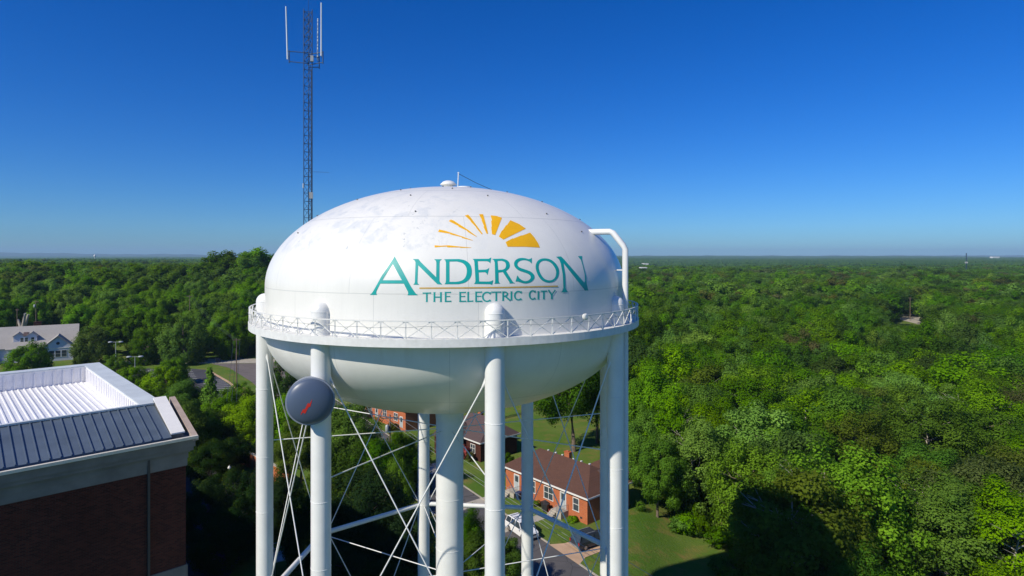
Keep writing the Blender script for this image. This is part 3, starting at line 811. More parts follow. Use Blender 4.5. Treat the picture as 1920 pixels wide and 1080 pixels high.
# ------------------------------------------------------------------ lattice radio mast
MZ = 106.0; MX = (578-960)/F*MZ; MTOP = H+(HZ-22)/F*MZ
mast = empty('radio_mast', 'tall slim lattice radio mast with whip antennas behind the tank', 'radio mast', (MX, MZ, 0), R(12))
sp = 0.80; bay = 1.42; nb = int(MTOP/bay)
vx = [Vector((sp*math.cos(R(a)), sp*math.sin(R(a)), 0)) for a in (-150, -30, 90)]
for v in vx:
    m = MB(); m.tube(v, v+Vector((0, 0, nb*bay+0.4)), 0.075, n=6); m.build('leg', M['mast'], mast)
m = MB()
for i in range(nb+1):
    z = i*bay
    for a in range(3):
        p, q = vx[a], vx[(a+1) % 3]
        m.tube(p+Vector((0, 0, z)), q+Vector((0, 0, z)), 0.042, n=4, cap=False)
        if i < nb:
            if i % 2 or i > nb-7: m.tube(p+Vector((0, 0, z)), q+Vector((0, 0, z+bay)), 0.038, n=4, cap=False)
            if not i % 2 or i > nb-7: m.tube(q+Vector((0, 0, z)), p+Vector((0, 0, z+bay)), 0.038, n=4, cap=False)
m.build('lattice', M['mast'], mast)
m = MB(); m.tube(vx[1]*0.75, vx[1]*0.75+Vector((0, 0, nb*bay-10)), 0.075, n=6); m.tube(vx[2]*0.6, vx[2]*0.6+Vector((0, 0, nb*bay-14)), 0.06, n=6); m.build('feeder_cable', M['cable'], mast)
s1 = MZ/F
Rinv = Matrix.Rotation(-R(12), 3, 'Z')
def mp_(dx, rel_y, dy=0.0):   # offset from mast axis in pixels, row in photo
    return Rinv @ Vector((dx*s1, dy, 0)) + Vector((0, 0, H+(HZ-rel_y)*s1))
for x0, y0, x1, y1, dy, ax_, ay in ((-41, 13, -38, 112, -0.2, -36, 97), (26.5, 8, 26.5, 107, -0.6, 24, 100), (15, 31, 14.5, 110, 0.9, 13, 104)):
    m = MB(); m.tube(mp_(x1, y1, dy), mp_(x0, y0, dy), 0.14, 0.11, n=8); wh = m.build('whip_antenna', M['fibre'], mast)
    m = MB()
    m.tube(mp_(x1+3, ay-2, dy), mp_(x1+3, ay+22, dy), 0.09, n=6)
    m.tube(mp_(x1+3, ay, dy), mp_(0, ay+2, 0), 0.07, n=6); m.tube(mp_(x1+3, ay+19, dy), mp_(0, ay+22, 0), 0.07, n=6)
    m.tube(mp_(x1, ay, dy), mp_(x1+3, ay, dy), 0.06, n=6); m.tube(mp_(x1, ay+9, dy), mp_(x1+3, ay+9, dy), 0.06, n=6)
    m.build('mount_arm', M['mast'], wh)
m = MB(); c = mp_(9, 112, -0.6); m.box(c.x-0.25, c.x+0.25, c.y-0.2, c.y+0.2, c.z-0.5, c.z+0.5)
m.build('equipment_box', M['box'], mast); m = MB(); c = mp_(7.5, 367, -0.6); m.box(c.x-0.3, c.x+0.3, c.y-0.2, c.y+0.2, c.z-0.55, c.z+0.55)
m.build('equipment_box', M['box'], mast)
m = MB(); c = mp_(-7.5, 349, -0.5); m.box(c.x-0.12, c.x+0.12, c.y-0.1, c.y+0.1, c.z-0.4, c.z+0.4); m.build('equipment_box', M['fibre'], mast)
m = MB(); m.tube((0, 0, MTOP), (0.1, 0, MTOP+4), 0.03, n=5); m.build('lightning_rod', M['mast'], mast)
m = MB(); m.tube(mp_(7, 322, -0.2), mp_(40, 324, -0.2), 0.02, n=4)
for k in range(7): m.tube(mp_(12+k*4, 323-1.8, -0.2), mp_(12+k*4, 323+1.8, -0.2), 0.015, n=4)
m.build('yagi_antenna', M['mast'], mast)

# ------------------------------------------------------------------ big brick building with metal roof
BW = R(43.5)
bh = H-10.4                      # eave height
cx_, cy_ = (372-960)/F*(10.4*F/336), 10.4*F/336
bld = empty('brick_building', 'big dark brick building with blue and white metal roofs and stone cornice', 'building', (cx_, cy_, 0), BW)
# local frame: x along the front wall (0 = right corner, negative left), y inward, -y outward
L_ = 62; DPT = 30
m = MB()
m.box(-L_, -0.52, 0.52, DPT, 0, bh-1.75); m.box(-L_, -0.30, DPT, 82, 0, 17.8)  # second box: unseen rear wing, added to throw shade on the yard
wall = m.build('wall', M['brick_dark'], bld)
m = MB(); m.box(-L_+0.3, -0.6, DPT+0.1, 81.7, 17.81, 17.95); m.build('shade_wing_roof', M['coping'], bld)  # top of the added wing
m = MB(); m.box(-2.50, -2.38, 0.40, 0.52, 0.0, bh-1.0); m.build('downpipe', M['iron'], bld)
m = MB()
m.box(-L_, -0.46, 0.44, 0.52, bh-8.4, bh-7.5); m.box(-0.52, -0.44, 0.44, 6, bh-8.401, bh-7.501)
m.build('stone_band', M['limestone'], bld)
m = MB()
def cornice(y, z0, z1):
    m.box(-L_, -y, y, DPT, z0, z1)
cornice(0.46, bh-1.75, bh-1.3); cornice(0.42, bh-1.3, bh-0.95); cornice(0.34, bh-0.95, bh-0.85); cornice(0.20, bh-0.85, bh-0.62); cornice(0.12, bh-0.62, bh-0.16)
m.build('cornice', M['limestone'], bld)
m = MB(); m.box(-L_, -0.02, -0.05, 0.14, bh-0.16, bh); m.box(-L_, -0.10, 0.14, 0.20, bh-0.16, bh-0.05)
m.build('gutter', M['fascia'], bld)
m = MB(); m.box(-L_, -0.2, 0.2, 0.6, bh-0.16, bh-0.10); m.build('gutter_floor', M['seamdark'], bld)
# front roof slope
SL0 = (0.55, bh+0.02); SL1 = (4.5, bh+1.22)
def slope(y): return SL0[1]+(y-SL0[0])*(SL1[1]-SL0[1])/(SL1[0]-SL0[0])
XR = -1.25
m = MB(); m.prism([(-L_, SL0[0], SL0[1]), (-L_, SL1[0], SL1[1]), (-L_, SL1[0], bh-0.16), (-L_, SL0[0], bh-0.16)], (L_+XR, 0, 0))
rf = m.build('roof', M['bluemetal'], bld, 'dark blue standing seam roof slope')
m = MB()
x = XR-0.55
while x > -L_:
    m.prism([(x-0.025, SL0[0], SL0[1]+0.002), (x-0.025, SL1[0], SL1[1]+0.002), (x-0.025, SL1[0], SL1[1]+0.07), (x-0.025, SL0[0], SL0[1]+0.07)], (0.05, 0, 0))
    x -= 0.46
m.build('standing_seams', M['bluemetal'], rf)
m = MB(); m.box(-L_, XR+0.02, SL1[0]-0.12, SL1[0]+0.14, SL1[1]+0.005, SL1[1]+0.11); m.build('ridge_cap', M['coping'], rf)
# end parapet of the front slope
m = MB()
m.prism([(XR+0.02, 0.75, bh+0.10), (XR+0.02, 4.75, slope(4.75)+0.20), (XR+0.02, 4.75, slope(4.75)+0.28), (XR+0.02, 0.75, bh+0.18)], (0.72, 0, 0))
m.build('end_coping', M['coping_white'], bld)
m = MB()
m.prism([(XR+0.03, 0.85, bh-0.16), (XR+0.03, 4.72, bh-0.16), (XR+0.03, 4.72, slope(4.72)+0.20), (XR+0.03, 0.85, bh+0.09)], (0.66, 0, 0))
m.build('end_wall', M['limestone'], bld)
m = MB()
m.prism([(XR+0.98, 0.12, bh-0.10), (XR+0.98, 4.9, slope(4.9)+0.10), (XR+0.98, 4.9, slope(4.9)-0.35), (XR+0.98, 0.12, bh-0.30)], (0.32, 0, 0))
m.build('side_coping', M['tan'], bld)
# inner white roof behind the ridge
YI0, YI1 = 4.6, 23.0; PT = bh+1.22; XI = -1.9
m = MB()
zlo = bh-0.05
m.box(-L_, XI, SL1[0], YI1, bh-1.0, zlo)
wr = m.build('white_roof', M['whitemetal'], bld, 'white ribbed metal roof in a sunken well')
m = MB()
x = XI-0.35
while x > -L_:
    m.prism([(x-0.07, YI0, zlo), (x+0.07, YI0, zlo), (x+0.035, YI0, zlo+0.06), (x-0.035, YI0, zlo+0.06)], (0, YI1-YI0, 0))
    x -= 0.37
m.build('roof_ribs', M['whitemetal'], wr)
m = MB(); m.box(-L_, XI+0.95, YI1, YI1+0.9, bh-2.5, PT); m.box(XI, XI+0.95, SL1[0]+0.14, YI1, bh-2.5, PT)
m.build('parapet', M['whitemetal'], bld)
m = MB(); m.box(-L_, XI+1.1, YI1-0.08, YI1+1.0, PT, PT+0.09); m.box(XI-0.08, XI+1.1, SL1[0]+0.16, YI1-0.08, PT, PT+0.088)
m.build('parapet_coping', M['coping'], bld)
m = MB()
x = XI-0.3
while x > -L_:
    m.box(x-0.05, x+0.05, YI1-0.06, YI1, zlo, PT-0.14); x -= 0.62
y = SL1[0]+0.9
while y < YI1:
    m.box(XI-0.05, XI, y-0.05, y+0.05, zlo, PT-0.14); y += 0.62
m.build('parapet_ribs', M['whitemetal'], bld)

# ------------------------------------------------------------------ houses
def add_window(parent, x, z0, z1, wd, y=0.0, axis='y', sgn=-1, name='window', cols=2, fm='trim'):
    """window on a wall plane y=const (axis y) or x=const (axis x), facing sgn"""
    def bx(mm, a0, a1, d0, d1, c0, c1):
        if axis == 'y': mm.box(a0, a1, min(y+sgn*d0, y+sgn*d1), max(y+sgn*d0, y+sgn*d1), c0, c1)
        else: mm.box(min(y+sgn*d0, y+sgn*d1), max(y+sgn*d0, y+sgn*d1), a0, a1, c0, c1)
    m = MB(); f = 0.09
    bx(m, x-wd/2, x-wd/2+f, -0.05, 0.05, z0, z1); bx(m, x+wd/2-f, x+wd/2, -0.05, 0.05, z0, z1)
    bx(m, x-wd/2+f, x+wd/2-f, -0.05, 0.048, z1-f, z1); bx(m, x-wd/2-0.05, x+wd/2+0.05, -0.05, 0.09, z0-0.06, z0)
    bx(m, x-wd/2+f, x+wd/2-f, -0.05, 0.04, (z0+z1)/2-0.03, (z0+z1)/2+0.03)
    for k in range(1, cols):
        xx = x-wd/2+wd*k/cols; bx(m, xx-0.04, xx+0.04, -0.05, 0.043, z0, z1-f)
    wf = m.build(name, M[fm], parent)
    m = MB(); bx(m, x-wd/2+f, x+wd/2-f, -0.05, 0.015, z0, z1-f); m.build('pane', M['glass'], wf)
    return wf
def add_door(parent, x, z0, wd=1.0, ht=2.15, y=0.0):
    m = MB(); f = 0.1
    m.box(x-wd/2-f, x-wd/2, y-0.06, y+0.05, z0, z0+ht+f); m.box(x+wd/2, x+wd/2+f, y-0.06, y+0.05, z0, z0+ht+f); m.box(x-wd/2, x+wd/2, y-0.058, y+0.05, z0+ht, z0+ht+f)
    d = m.build('door', M['trim'], parent)
    m = MB(); m.box(x-wd/2, x+wd/2, y-0.02, y+0.05, z0, z0+ht); m.build('door_panel', M['door'], d)
    m = MB(); m.box(x-wd/2+0.15, x+wd/2-0.15, y-0.035, y-0.02, z0+1.15, z0+ht-0.15); m.build('pane', M['glass'], d)
def stoop(parent, x, h, y=0.0):
    m = MB(); m.box(x-1.0, x+1.0, y-1.5, y-0.01, 0, h)
    n = max(2, int(h/0.17))
    for k in range(n-1): m.box(x-1.0, x-1.0+1.1, y-1.5-0.3*(n-1-k), y-1.5, 0, h*(k+1)/n)
    st = m.build('steps', M['concrete'], parent)
    m = MB()
    for (x0, y0, x1, y1) in ((x+1.0, y-1.5, x+1.0, y-0.1), (x+0.1, y-1.5, x+1.0, y-1.5)):
        for k in range(7):
            t = k/6; px_, py_ = x0+(x1-x0)*t, y0+(y1-y0)*t
            m.tube((px_, py_, h), (px_, py_, h+0.9), 0.018, n=4)
        m.tube((x0, y0, h+0.9), (x1, y1, h+0.9), 0.025, n=4)
    m.tube((x+0.1, y-1.5, h+0.9), (x+0.1, y-1.5-0.3*n, 0.9), 0.025, n=4); m.tube((x+0.1, y-1.5-0.3*n, 0), (x+0.1, y-1.5-0.3*n, 0.9), 0.025, n=4)
    m.build('railing', M['galv'], st)
def hip_roof(parent, x0, x1, y0, y1, z, rise, hip0, hip1, ov, mat):
    X0, X1, Y0, Y1 = x0-ov, x1+ov, y0-ov, y1+ov; ym = (Y0+Y1)/2
    a, b_, c, d = (X0, Y0, z), (X1, Y0, z), (X1, Y1, z), (X0, Y1, z)
    e, f = (X0+hip0, ym, z+rise), (X1-hip1, ym, z+rise)
    m = MB(); m.add([a, b_, c, d, e, f], [(0, 1, 5, 4), (2, 3, 4, 5), (1, 2, 5), (3, 0, 4), (3, 2, 1, 0)])
    rf = m.build('roof', mat, parent)
    m = MB()
    m.box(X0-0.03, X1+0.03, Y0-0.06, Y0, z-0.2, z+0.03); m.box(X0-0.03, X1+0.03, Y1, Y1+0.06, z-0.2, z+0.03)
    m.box(X0-0.06, X0, Y0, Y1, z-0.198, z+0.028); m.box(X1, X1+0.06, Y0, Y1, z-0.198, z+0.028)
    m.build('fascia', M['trim'], rf)
    return rf
def chimney(rf, x, y, z0, z1, w_=0.7, d_=0.5, mat='brick_orange'):
    m = MB(); m.box(x-w_/2, x+w_/2, y-d_/2, y+d_/2, z0, z1); m.box(x-w_/2-0.05, x+w_/2+0.05, y-d_/2-0.05, y+d_/2+0.05, z1, z1+0.12)
    m.box(x-0.15, x+0.15, y-0.12, y+0.12, z1+0.12, z1+0.25)
    m.build('chimney', M[mat], rf)

HU = math.atan2(-0.75, 0.66)
A0 = Vector((-0.95, 94.6))
# nearest brick house
hs = empty('brick_house', 'low orange brick house with brown hip roof beside the parked cars', 'house', (A0.x, A0.y, 0), HU)
HL, HW, HE = 16.7, 9.0, 3.7
m = MB(); m.box(0, HL, 0, HW, -7, HE); wl = m.build('wall', M['brick_orange'], hs)
rf = hip_roof(hs, 0, HL, 0, HW, HE, 2.45, 3.4, 3.9, 0.45, M['shingle_brown'])
chimney(rf, 8.6, HW/2+0.3, HE+1.6, HE+3.1, 1.0, 0.6)
for x_ in (4.5, 6.1, 7.5, 9.8, 11.3, 12.9):
    m = MB(); m.box(x_-0.12, x_+0.12, HW/2+0.15, HW/2+0.4, HE+2.0, HE+2.5); m.build('roof_vent', M['farwhite'], rf)
# small cross gable at the right end
m = MB(); zz = HE
m.prism([(12.6, HW/2+0.4, zz+1.2), (12.6+4.2, HW/2+0.4, zz+1.2), (12.6+2.6, HW/2+0.4, zz+2.3)], (0, 4.2, 0)); m.build('cross_gable', M['shingle_dark'], rf)
add_window(hs, 9.36, 1.3, 3.05, 1.9, cols=2); add_window(hs, 14.66, 1.3, 3.05, 1.15, cols=1); add_window(hs, 5.7, 1.3, 3.05, 1.9, cols=2)
add_window(hs, 3.2, 1.6, 2.7, 0.9, y=HL, axis='x', sgn=1, cols=1)
add_door(hs, 2.54, 0.75); add_door(hs, 12.25, 0.9)
stoop(hs, 2.54, 0.72); stoop(hs, 12.25, 0.88)
m = MB(); m.box(15.4, 15.8, -0.03, 0.0, 0.5, 0.75); m.build('crawl_vent', M['iron'], hs)
def lv(o_, x, y):
    c, s_ = math.cos(HU), math.sin(HU); return (o_.x+c*x-s_*y, o_.y+s_*x+c*y)
sheet('path', [lv(A0, 10.0, -1.9), lv(A0, 11.6, -2.2), lv(A0, 11.0, -12), lv(A0, 9.6, -12)], 0.022, M['concrete'])
sheet('path', [lv(A0, 0.2, -1.5), lv(A0, 2.2, -1.8), lv(A0, 1.8, -12), lv(A0, 0.0, -12)], 0.022, M['concrete'])
# second house up the street
B0 = Vector((-13.4, 116.0))
h2 = empty('brick_house', 'dark roofed brick house half hidden behind the tower riser and front leg', 'house', (B0.x, B0.y, 0), HU)
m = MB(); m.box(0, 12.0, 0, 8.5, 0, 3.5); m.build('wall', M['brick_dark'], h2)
rf = hip_roof(h2, 0, 12, 0, 8.5, 3.5, 3.1, 4.6, 3.0, 0.45, M['shingle_dark'])
chimney(rf, 6.2, 4.6, 5.6, 8.0, 0.8, 0.7)
m = MB(); m.box(2.5, 7.5, -3.2, -0.02, 0, 3.3); m.build('porch', M['brick_dark'], h2)
m = MB(); m.prism([(2.1, -3.6, 3.3), (7.9, -3.6, 3.3), (5.0, -3.6, 5.6)], (0, 5.2, 0)); m.build('porch_roof', M['shingle_dark'], h2)
add_window(h2, 9.8, 1.2, 2.7, 1.4); add_window(h2, 5.0, 1.2, 2.7, 1.4, y=-3.2)
sheet('driveway', [lv(B0, 6.8, -4), lv(B0, 10.5, -4), lv(B0, 11.5, -13), lv(B0, 7.6, -13)], 0.026, M['concrete'])
# third house / brick row beyond the street
C0 = Vector((-33.0, 138.2))
h3 = empty('brick_duplex', 'long orange brick duplex with cream windows below the tank bowl', 'house', (C0.x, C0.y, 0), HU)
m = MB(); m.box(0, 17, 0, 9, 0, 4.4); m.build('wall', M['brick_orange'], h3)
rf = hip_roof(h3, 0, 17, 0, 9, 4.4, 2.3, 3.4, 3.4, 0.4, M['shingle_brown'])
for x_ in (2.2, 8.6, 13.2): add_window(h3, x_, 1.6, 3.2, 1.6)
add_door(h3, 5.1, 0.6); add_door(h3, 15.4, 0.6)
m = MB(); m.box(0.9, 3.3, -1.4, -0.02, 0, 1.7); m.build('porch', M['iron'], h3)
D0 = Vector((-45, 166))
h4 = empty('brick_duplex', 'far brick duplex glimpsed left of the other one under the bowl', 'house', (D0.x, D0.y, 0), HU)
m = MB(); m.box(0, 17, 0, 9, 0, 3.4); m.build('wall', M['brick_orange'], h4)
hip_roof(h4, 0, 17, 0, 9, 3.4, 2.3, 3.4, 3.4, 0.4, M['shingle_brown'])
for x_ in (2.2, 8.6, 13.2): add_window(h4, x_, 1.2, 2.8, 1.6)
add_door(h4, 5.1, 0.5)
# outhouse behind, right of the near leg
sp_ = G(1190, 905)
h5 = empty('garden_shed', 'small brown roofed shed just right of the rightmost leg', 'shed', (12.4, 99, -0.2), HU)
m = MB(); m.box(0, 5, 0, 4, 0, 2.4); m.build('wall', M['brick_orange'], h5); hip_roof(h5, 0, 5, 0, 4, 2.4, 1.1, 1.6, 1.6, 0.3, M['shingle_brown'])

# white office house far left
WU = R(33)
wh_ = empty('white_house', 'long white house with grey shingle roof and two front gables', 'house', (-153.8, 216.5, 0), WU)
m = MB(); m.box(-48, 0, 0, 15, 0, 5.0)
m.prism([(0, 0, 5.0), (0, 15, 5.0), (0, 7.5, 11.0)], (-48, 0, 0))
m.build('wall', M['siding'], wh_)
m = MB()
m.prism([(0.6, -0.6, 4.62), (0.6, 7.5, 11.15), (0.6, 7.5, 11.45), (0.6, -0.6, 4.9)], (-49, 0, 0)); m.prism([(0.6, 15.6, 4.62), (0.6, 7.5, 11.15), (0.6, 7.5, 11.45), (0.6, 15.6, 4.9)], (-49, 0, 0))
rf = m.build('roof', M['shingle_grey'], wh_)
chimney(rf, -11.5, 8.2, 9.5, 12.6, 2.2, 1.3, 'brick_dark')
for gx in (-5.0, -29.0):
    m = MB(); m.box(gx-4.2, gx+4.2, -3.4, -0.01, 0, 4.6)
    m.prism([(gx-4.2, -3.4, 4.6), (gx+4.2, -3.4, 4.6), (gx, -3.4, 8.2)], (0, 7.0, 0))
    wg = m.build('front_wing', M['siding'], wh_)
    m = MB()
    for sg in (-1, 1):
        m.prism([(gx+sg*4.8, -3.9, 4.3), (gx, -3.9, 8.4), (gx, -3.9, 8.68), (gx+sg*4.8, -3.9, 4.58)], (0, 8.5, 0))
    m.build('wing_roof', M['shingle_grey'], wg)
    m = MB(); m.box(gx-4.3, gx+4.3, -3.5, -3.4, 4.2, 4.5); m.box(gx-4.32, gx-4.0, -3.48, -3.4, 0, 4.2); m.box(gx+4.0, gx+4.32, -3.48, -3.4, 0, 4.2); m.build('trim_board', M['trim'], wg)
    for q in (-1.75, 0, 1.75): add_window(wg, gx+q, 1.3, 3.6, 1.55, y=-3.4, cols=1)
    m = MB(); Mx = Matrix.Translation((gx, -3.42, 6.0)) @ Matrix.Rotation(R(90), 4, 'X'); m.lathe([(0.01, 0.06), (0.5, 0.06), (0.5, 0)], 16, M=Mx); m.build('round_vent', M['iron'], wg)
m = MB(); m.box(-19, -9.5, -0.8, -0.02, 0, 4.4); m.build('entry_wall', M['siding'], wh_)
m = MB(); m.prism([(-19.4, -1.4, 4.4), (-19.4, 2.5, 6.2), (-19.4, 2.5, 6.4), (-19.4, -1.4, 4.65)], (10.4, 0, 0)); m.build('porch_roof', M['shingle_grey'], wh_)
m = MB(); m.box(-17.5, -11.2, 1.6, 7.0, 5.5, 8.6)
for gx in (-16.2, -12.5):
    m.prism([(gx-1.3, 1.6, 8.6), (gx+1.3, 1.6, 8.6), (gx, 1.6, 9.6)], (0, 5, 0))
dm = m.build('dormer', M['siding'], wh_)
m = MB()
for gx in (-16.2, -12.5):
    for sg in (-1, 1): m.prism([(gx+sg*1.7, 1.3, 8.4), (gx, 1.3, 9.7), (gx, 1.3, 9.85), (gx+sg*1.7, 1.3, 8.55)], (0, 5.6, 0))
m.build('dormer_roof', M['shingle_grey'], dm)
m = MB(); m.prism([(-15.0, 1.4, 8.62), (-13.7, 1.4, 8.62), (-13.7, 5, 9.5), (-15.0, 5, 9.5)], (0, 0, 0.1)); m.build('dormer_valley', M['shingle_dark'], dm)
for x_ in (-15.2, -14.0, -12.3): add_window(dm, x_, 6.4, 8.1, 1.0, y=1.6, cols=1)
add_door(wh_, -12.0, 0.1, y=-0.8)

# red roofed building among trees
rr_ = empty('red_roof_shed', 'low building with red roof under the trees behind the parking', 'building', (-146, 250, terrain(-140, 250)-0.5), R(15))
m = MB(); m.box(0, 11, 0, 7, 0, 3.6); m.build('wall', M['brick_dark'], rr_); hip_roof(rr_, 0, 11, 0, 7, 3.6, 2.6, 1.5, 1.5, 0.5, M['shingle_red'])
# garden walls in the yard
def brick_wall(pts, hgt, label):
    o_ = empty('brick_wall', label, 'wall', (pts[0][0], pts[0][1], 0))
    m1 = MB(); m2 = MB()
    for a, b_ in zip(pts[:-1], pts[1:]):
        a = Vector((a[0]-pts[0][0], a[1]-pts[0][1])); b_ = Vector((b_[0]-pts[0][0], b_[1]-pts[0][1])); d = (b_-a).normalized(); n = Vector((-d.y, d.x))*0.16
        m1.prism([(a.x-n.x, a.y-n.y, 0), (b_.x-n.x, b_.y-n.y, 0), (b_.x+n.x, b_.y+n.y, 0), (a.x+n.x, a.y+n.y, 0)], (0, 0, hgt))
        n = n*1.5
        m2.prism([(a.x-n.x, a.y-n.y, hgt), (b_.x-n.x, b_.y-n.y, hgt), (b_.x+n.x, b_.y+n.y, hgt), (a.x+n.x, a.y+n.y, hgt)], (0, 0, 0.12))
    m1.build('wall_body', M['brick_orange'], o_); m2.build('wall_coping', M['concrete'], o_)
brick_wall([G(452, 868), G(545, 918)], 2.5, 'sunlit orange brick wall seen between left tower leg and yard')

# ------------------------------------------------------------------ cars
def suv(name, label, loc, ang, paint, L=4.9, Wd=1.9, Ht=1.8):
    t = empty(name, label, 'car', (loc[0], loc[1], 0.03), ang)
    hw = Wd/2
    # profile front = +x
    lo = [(-L/2, 0.42), (-L/2-0.02, 0.75), (-L/2+0.03, 1.08), (0.35*L-0.35, 1.10), (0.40*L, 1.06), (L/2-0.12, 0.97), (L/2, 0.72), (L/2+0.02, 0.42), (L/2-0.1, 0.30), (-L/2+0.1, 0.30)]
    m = MB()
    secs = [(-hw, 0.96), (-hw+0.03, 1.0), (hw-0.03, 1.0), (hw, 0.96)]
    n = len(lo)
    vs = [(x*(0.985 if abs(y) > hw-0.01 else 1), y, z if z < 0.5 else z-(0.05 if abs(y) > hw-0.01 else 0)) for y, k in secs for x, z in lo]
    fs = [(j*n+i, j*n+(i+1) % n, (j+1)*n+(i+1) % n, (j+1)*n+i) for j in range(3) for i in range(n)]
    fs += [tuple(range(n)), tuple(3*n+i for i in range(n))]
    m.add(vs, fs)
    # cabin pillars and roof
    b0, b1, t0, t1 = -L/2+0.05, 0.35*L-0.38, -L/2+0.38, 0.35*L-1.15
    zb, zt = 1.08, Ht-0.06
    wi = hw-0.03; wt = hw-0.20
    m.add([(t0, -wt, zt), (t1, -wt, zt), (t1, wt, zt), (t0, wt, zt), (t0+0.1, -wt+0.08, Ht), (t1-0.12, -wt+0.08, Ht), (t1-0.12, wt-0.08, Ht), (t0+0.1, wt-0.08, Ht)],
          [(4, 5, 6, 7), (0, 1, 5, 4), (1, 2, 6, 5), (2, 3, 7, 6), (3, 0, 4, 7), (3, 2, 1, 0)])
    for sy in (-1, 1):
        for xb, xt in ((b0+0.05, t0+0.05), (b0+1.25, t0+1.05), (b0+2.3, t0+1.95), (b1-0.05, t1-0.05)):
            m.tube((xb, sy*(wi-0.02), zb-0.05), (xt, sy*(wt-0.01), zt+0.02), 0.05, n=4)
    body = m.build('body', paint, t)
    m = MB()
    e = 0.02
    m.add([(b0+e, -wi+e, zb-0.02), (b1-e, -wi+e, zb-0.02), (b1-e, wi-e, zb-0.02), (b0+e, wi-e, zb-0.02), (t0+e, -wt+e, zt), (t1-e, -wt+e, zt), (t1-e, wt-e, zt), (t0+e, wt-e, zt)],
          [(0, 1, 5, 4), (1, 2, 6, 5), (2, 3, 7, 6), (3, 0, 4, 7)])
    m.build('windows', M['glass'], t)
    for sy in (-1, 1):
        for x in (-L*0.30, L*0.31):
            m = MB(); m.tube((x, sy*(hw-0.24), 0.36), (x, sy*(hw+0.01), 0.36), 0.36, n=20); wl_ = m.build('wheel', M['tyre'], t)
            m = MB(); m.tube((x, sy*(hw+0.005), 0.36), (x, sy*(hw+0.022), 0.36), 0.22, n=16); m.build('rim', M['rim'], wl_)
        m = MB(); m.box(L/2-0.16, L/2+0.015, sy*(hw-0.28)-0.16, sy*(hw-0.28)+0.16, 0.70, 0.88); m.build('headlight', M['lamp_clear'], t)
        m = MB(); m.box(-L/2-0.03, -L/2+0.08, sy*(hw-0.12)-0.09, sy*(hw-0.12)+0.09, 0.78, 1.12); m.build('tail_light', M['lamp_red'], t)
        m = MB(); m.tube((t0+0.25, sy*(wt-0.12), Ht+0.06), (t1-0.3, sy*(wt-0.12), Ht+0.06), 0.03, n=6); m.build('roof_rail', M['galv'], t)
        m = MB(); m.box(b1-0.45, b1-0.25, min(sy*hw, sy*(hw+0.2)), max(sy*hw, sy*(hw+0.2)), 1.05, 1.22); m.build('wing_mirror', paint, t)
    m = MB(); m.box(-L/2-0.06, -L/2+0.05, -hw+0.05, hw-0.05, 0.40, 0.62); m.box(L/2-0.05, L/2+0.06, -hw+0.05, hw-0.05, 0.38, 0.58); m.build('bumper', M['galv'], t)
    m = MB(); m.box(L/2-0.02, L/2+0.03, -0.5, 0.5, 0.64, 0.84); m.build('grille', M['iron'], t)
    if paint == M['carwhite']:
        m = MB()
        for k in range(3): m.box(t0+0.5+k*0.7, t0+0.56+k*0.7, -wt+0.1, wt-0.1, Ht+0.05, Ht+0.08)
        m.build('roof_rack', M['iron'], t)
    return t
KA = math.atan2(KD.y, KD.x)
c1 = K(-2.9, -1.25)
suv('parked_car', 'white four wheel drive car parked on the street along the kerb', c1, KA, M['carwhite'], 5.1, 1.95, 1.85)
c2 = K(4.2, 4.3)
suv('parked_car', 'black four wheel drive car parked in the driveway beside the brick house', c2, math.atan2(KN.y, KN.x), M['carblack'], 4.9, 1.95, 1.82)
def bin_(label, p, mat, rz):
    t = empty('wheelie_bin', label, 'bin', (p[0], p[1], 0), rz)
    m = MB(); a = 0.28; b_ = 0.36
    m.add([(-a, -a, 0), (a, -a, 0), (a, a, 0), (-a, a, 0), (-b_, -b_, 1.0), (b_, -b_, 1.0), (b_, b_, 1.0), (-b_, b_, 1.0)], [(0, 3, 2, 1), (4, 5, 6, 7), (0, 1, 5, 4), (1, 2, 6, 5), (2, 3, 7, 6), (3, 0, 4, 7)])
    m.build('bin_body', mat, t)
    m = MB(); m.prism([(-0.38, -0.40, 1.0), (-0.38, 0.40, 1.0), (-0.38, 0.40, 1.12), (-0.38, -0.40, 1.06)], (0.76, 0, 0)); m.build('lid', mat, t)
    m = MB(); m.tube((-0.33, 0.36, 0.12), (-0.25, 0.36, 0.12), 0.12, n=10); m.tube((0.25, 0.36, 0.12), (0.33, 0.36, 0.12), 0.12, n=10); m.build('wheel', M['tyre'], t)
pb = lv(A0, 9.9, -1.1)
bin_('black wheelie bin left of the right hand front steps', pb, M['plastic_black'], HU+0.3)
bin_('second black wheelie bin pushed up to the house wall', lv(A0, 9.2, -0.7), M['plastic_black'], HU-0.2)
bin_('dark navy wheelie bin beside the left hand front steps', lv(A0, 4.2, -1.1), M['plastic_navy'], HU)

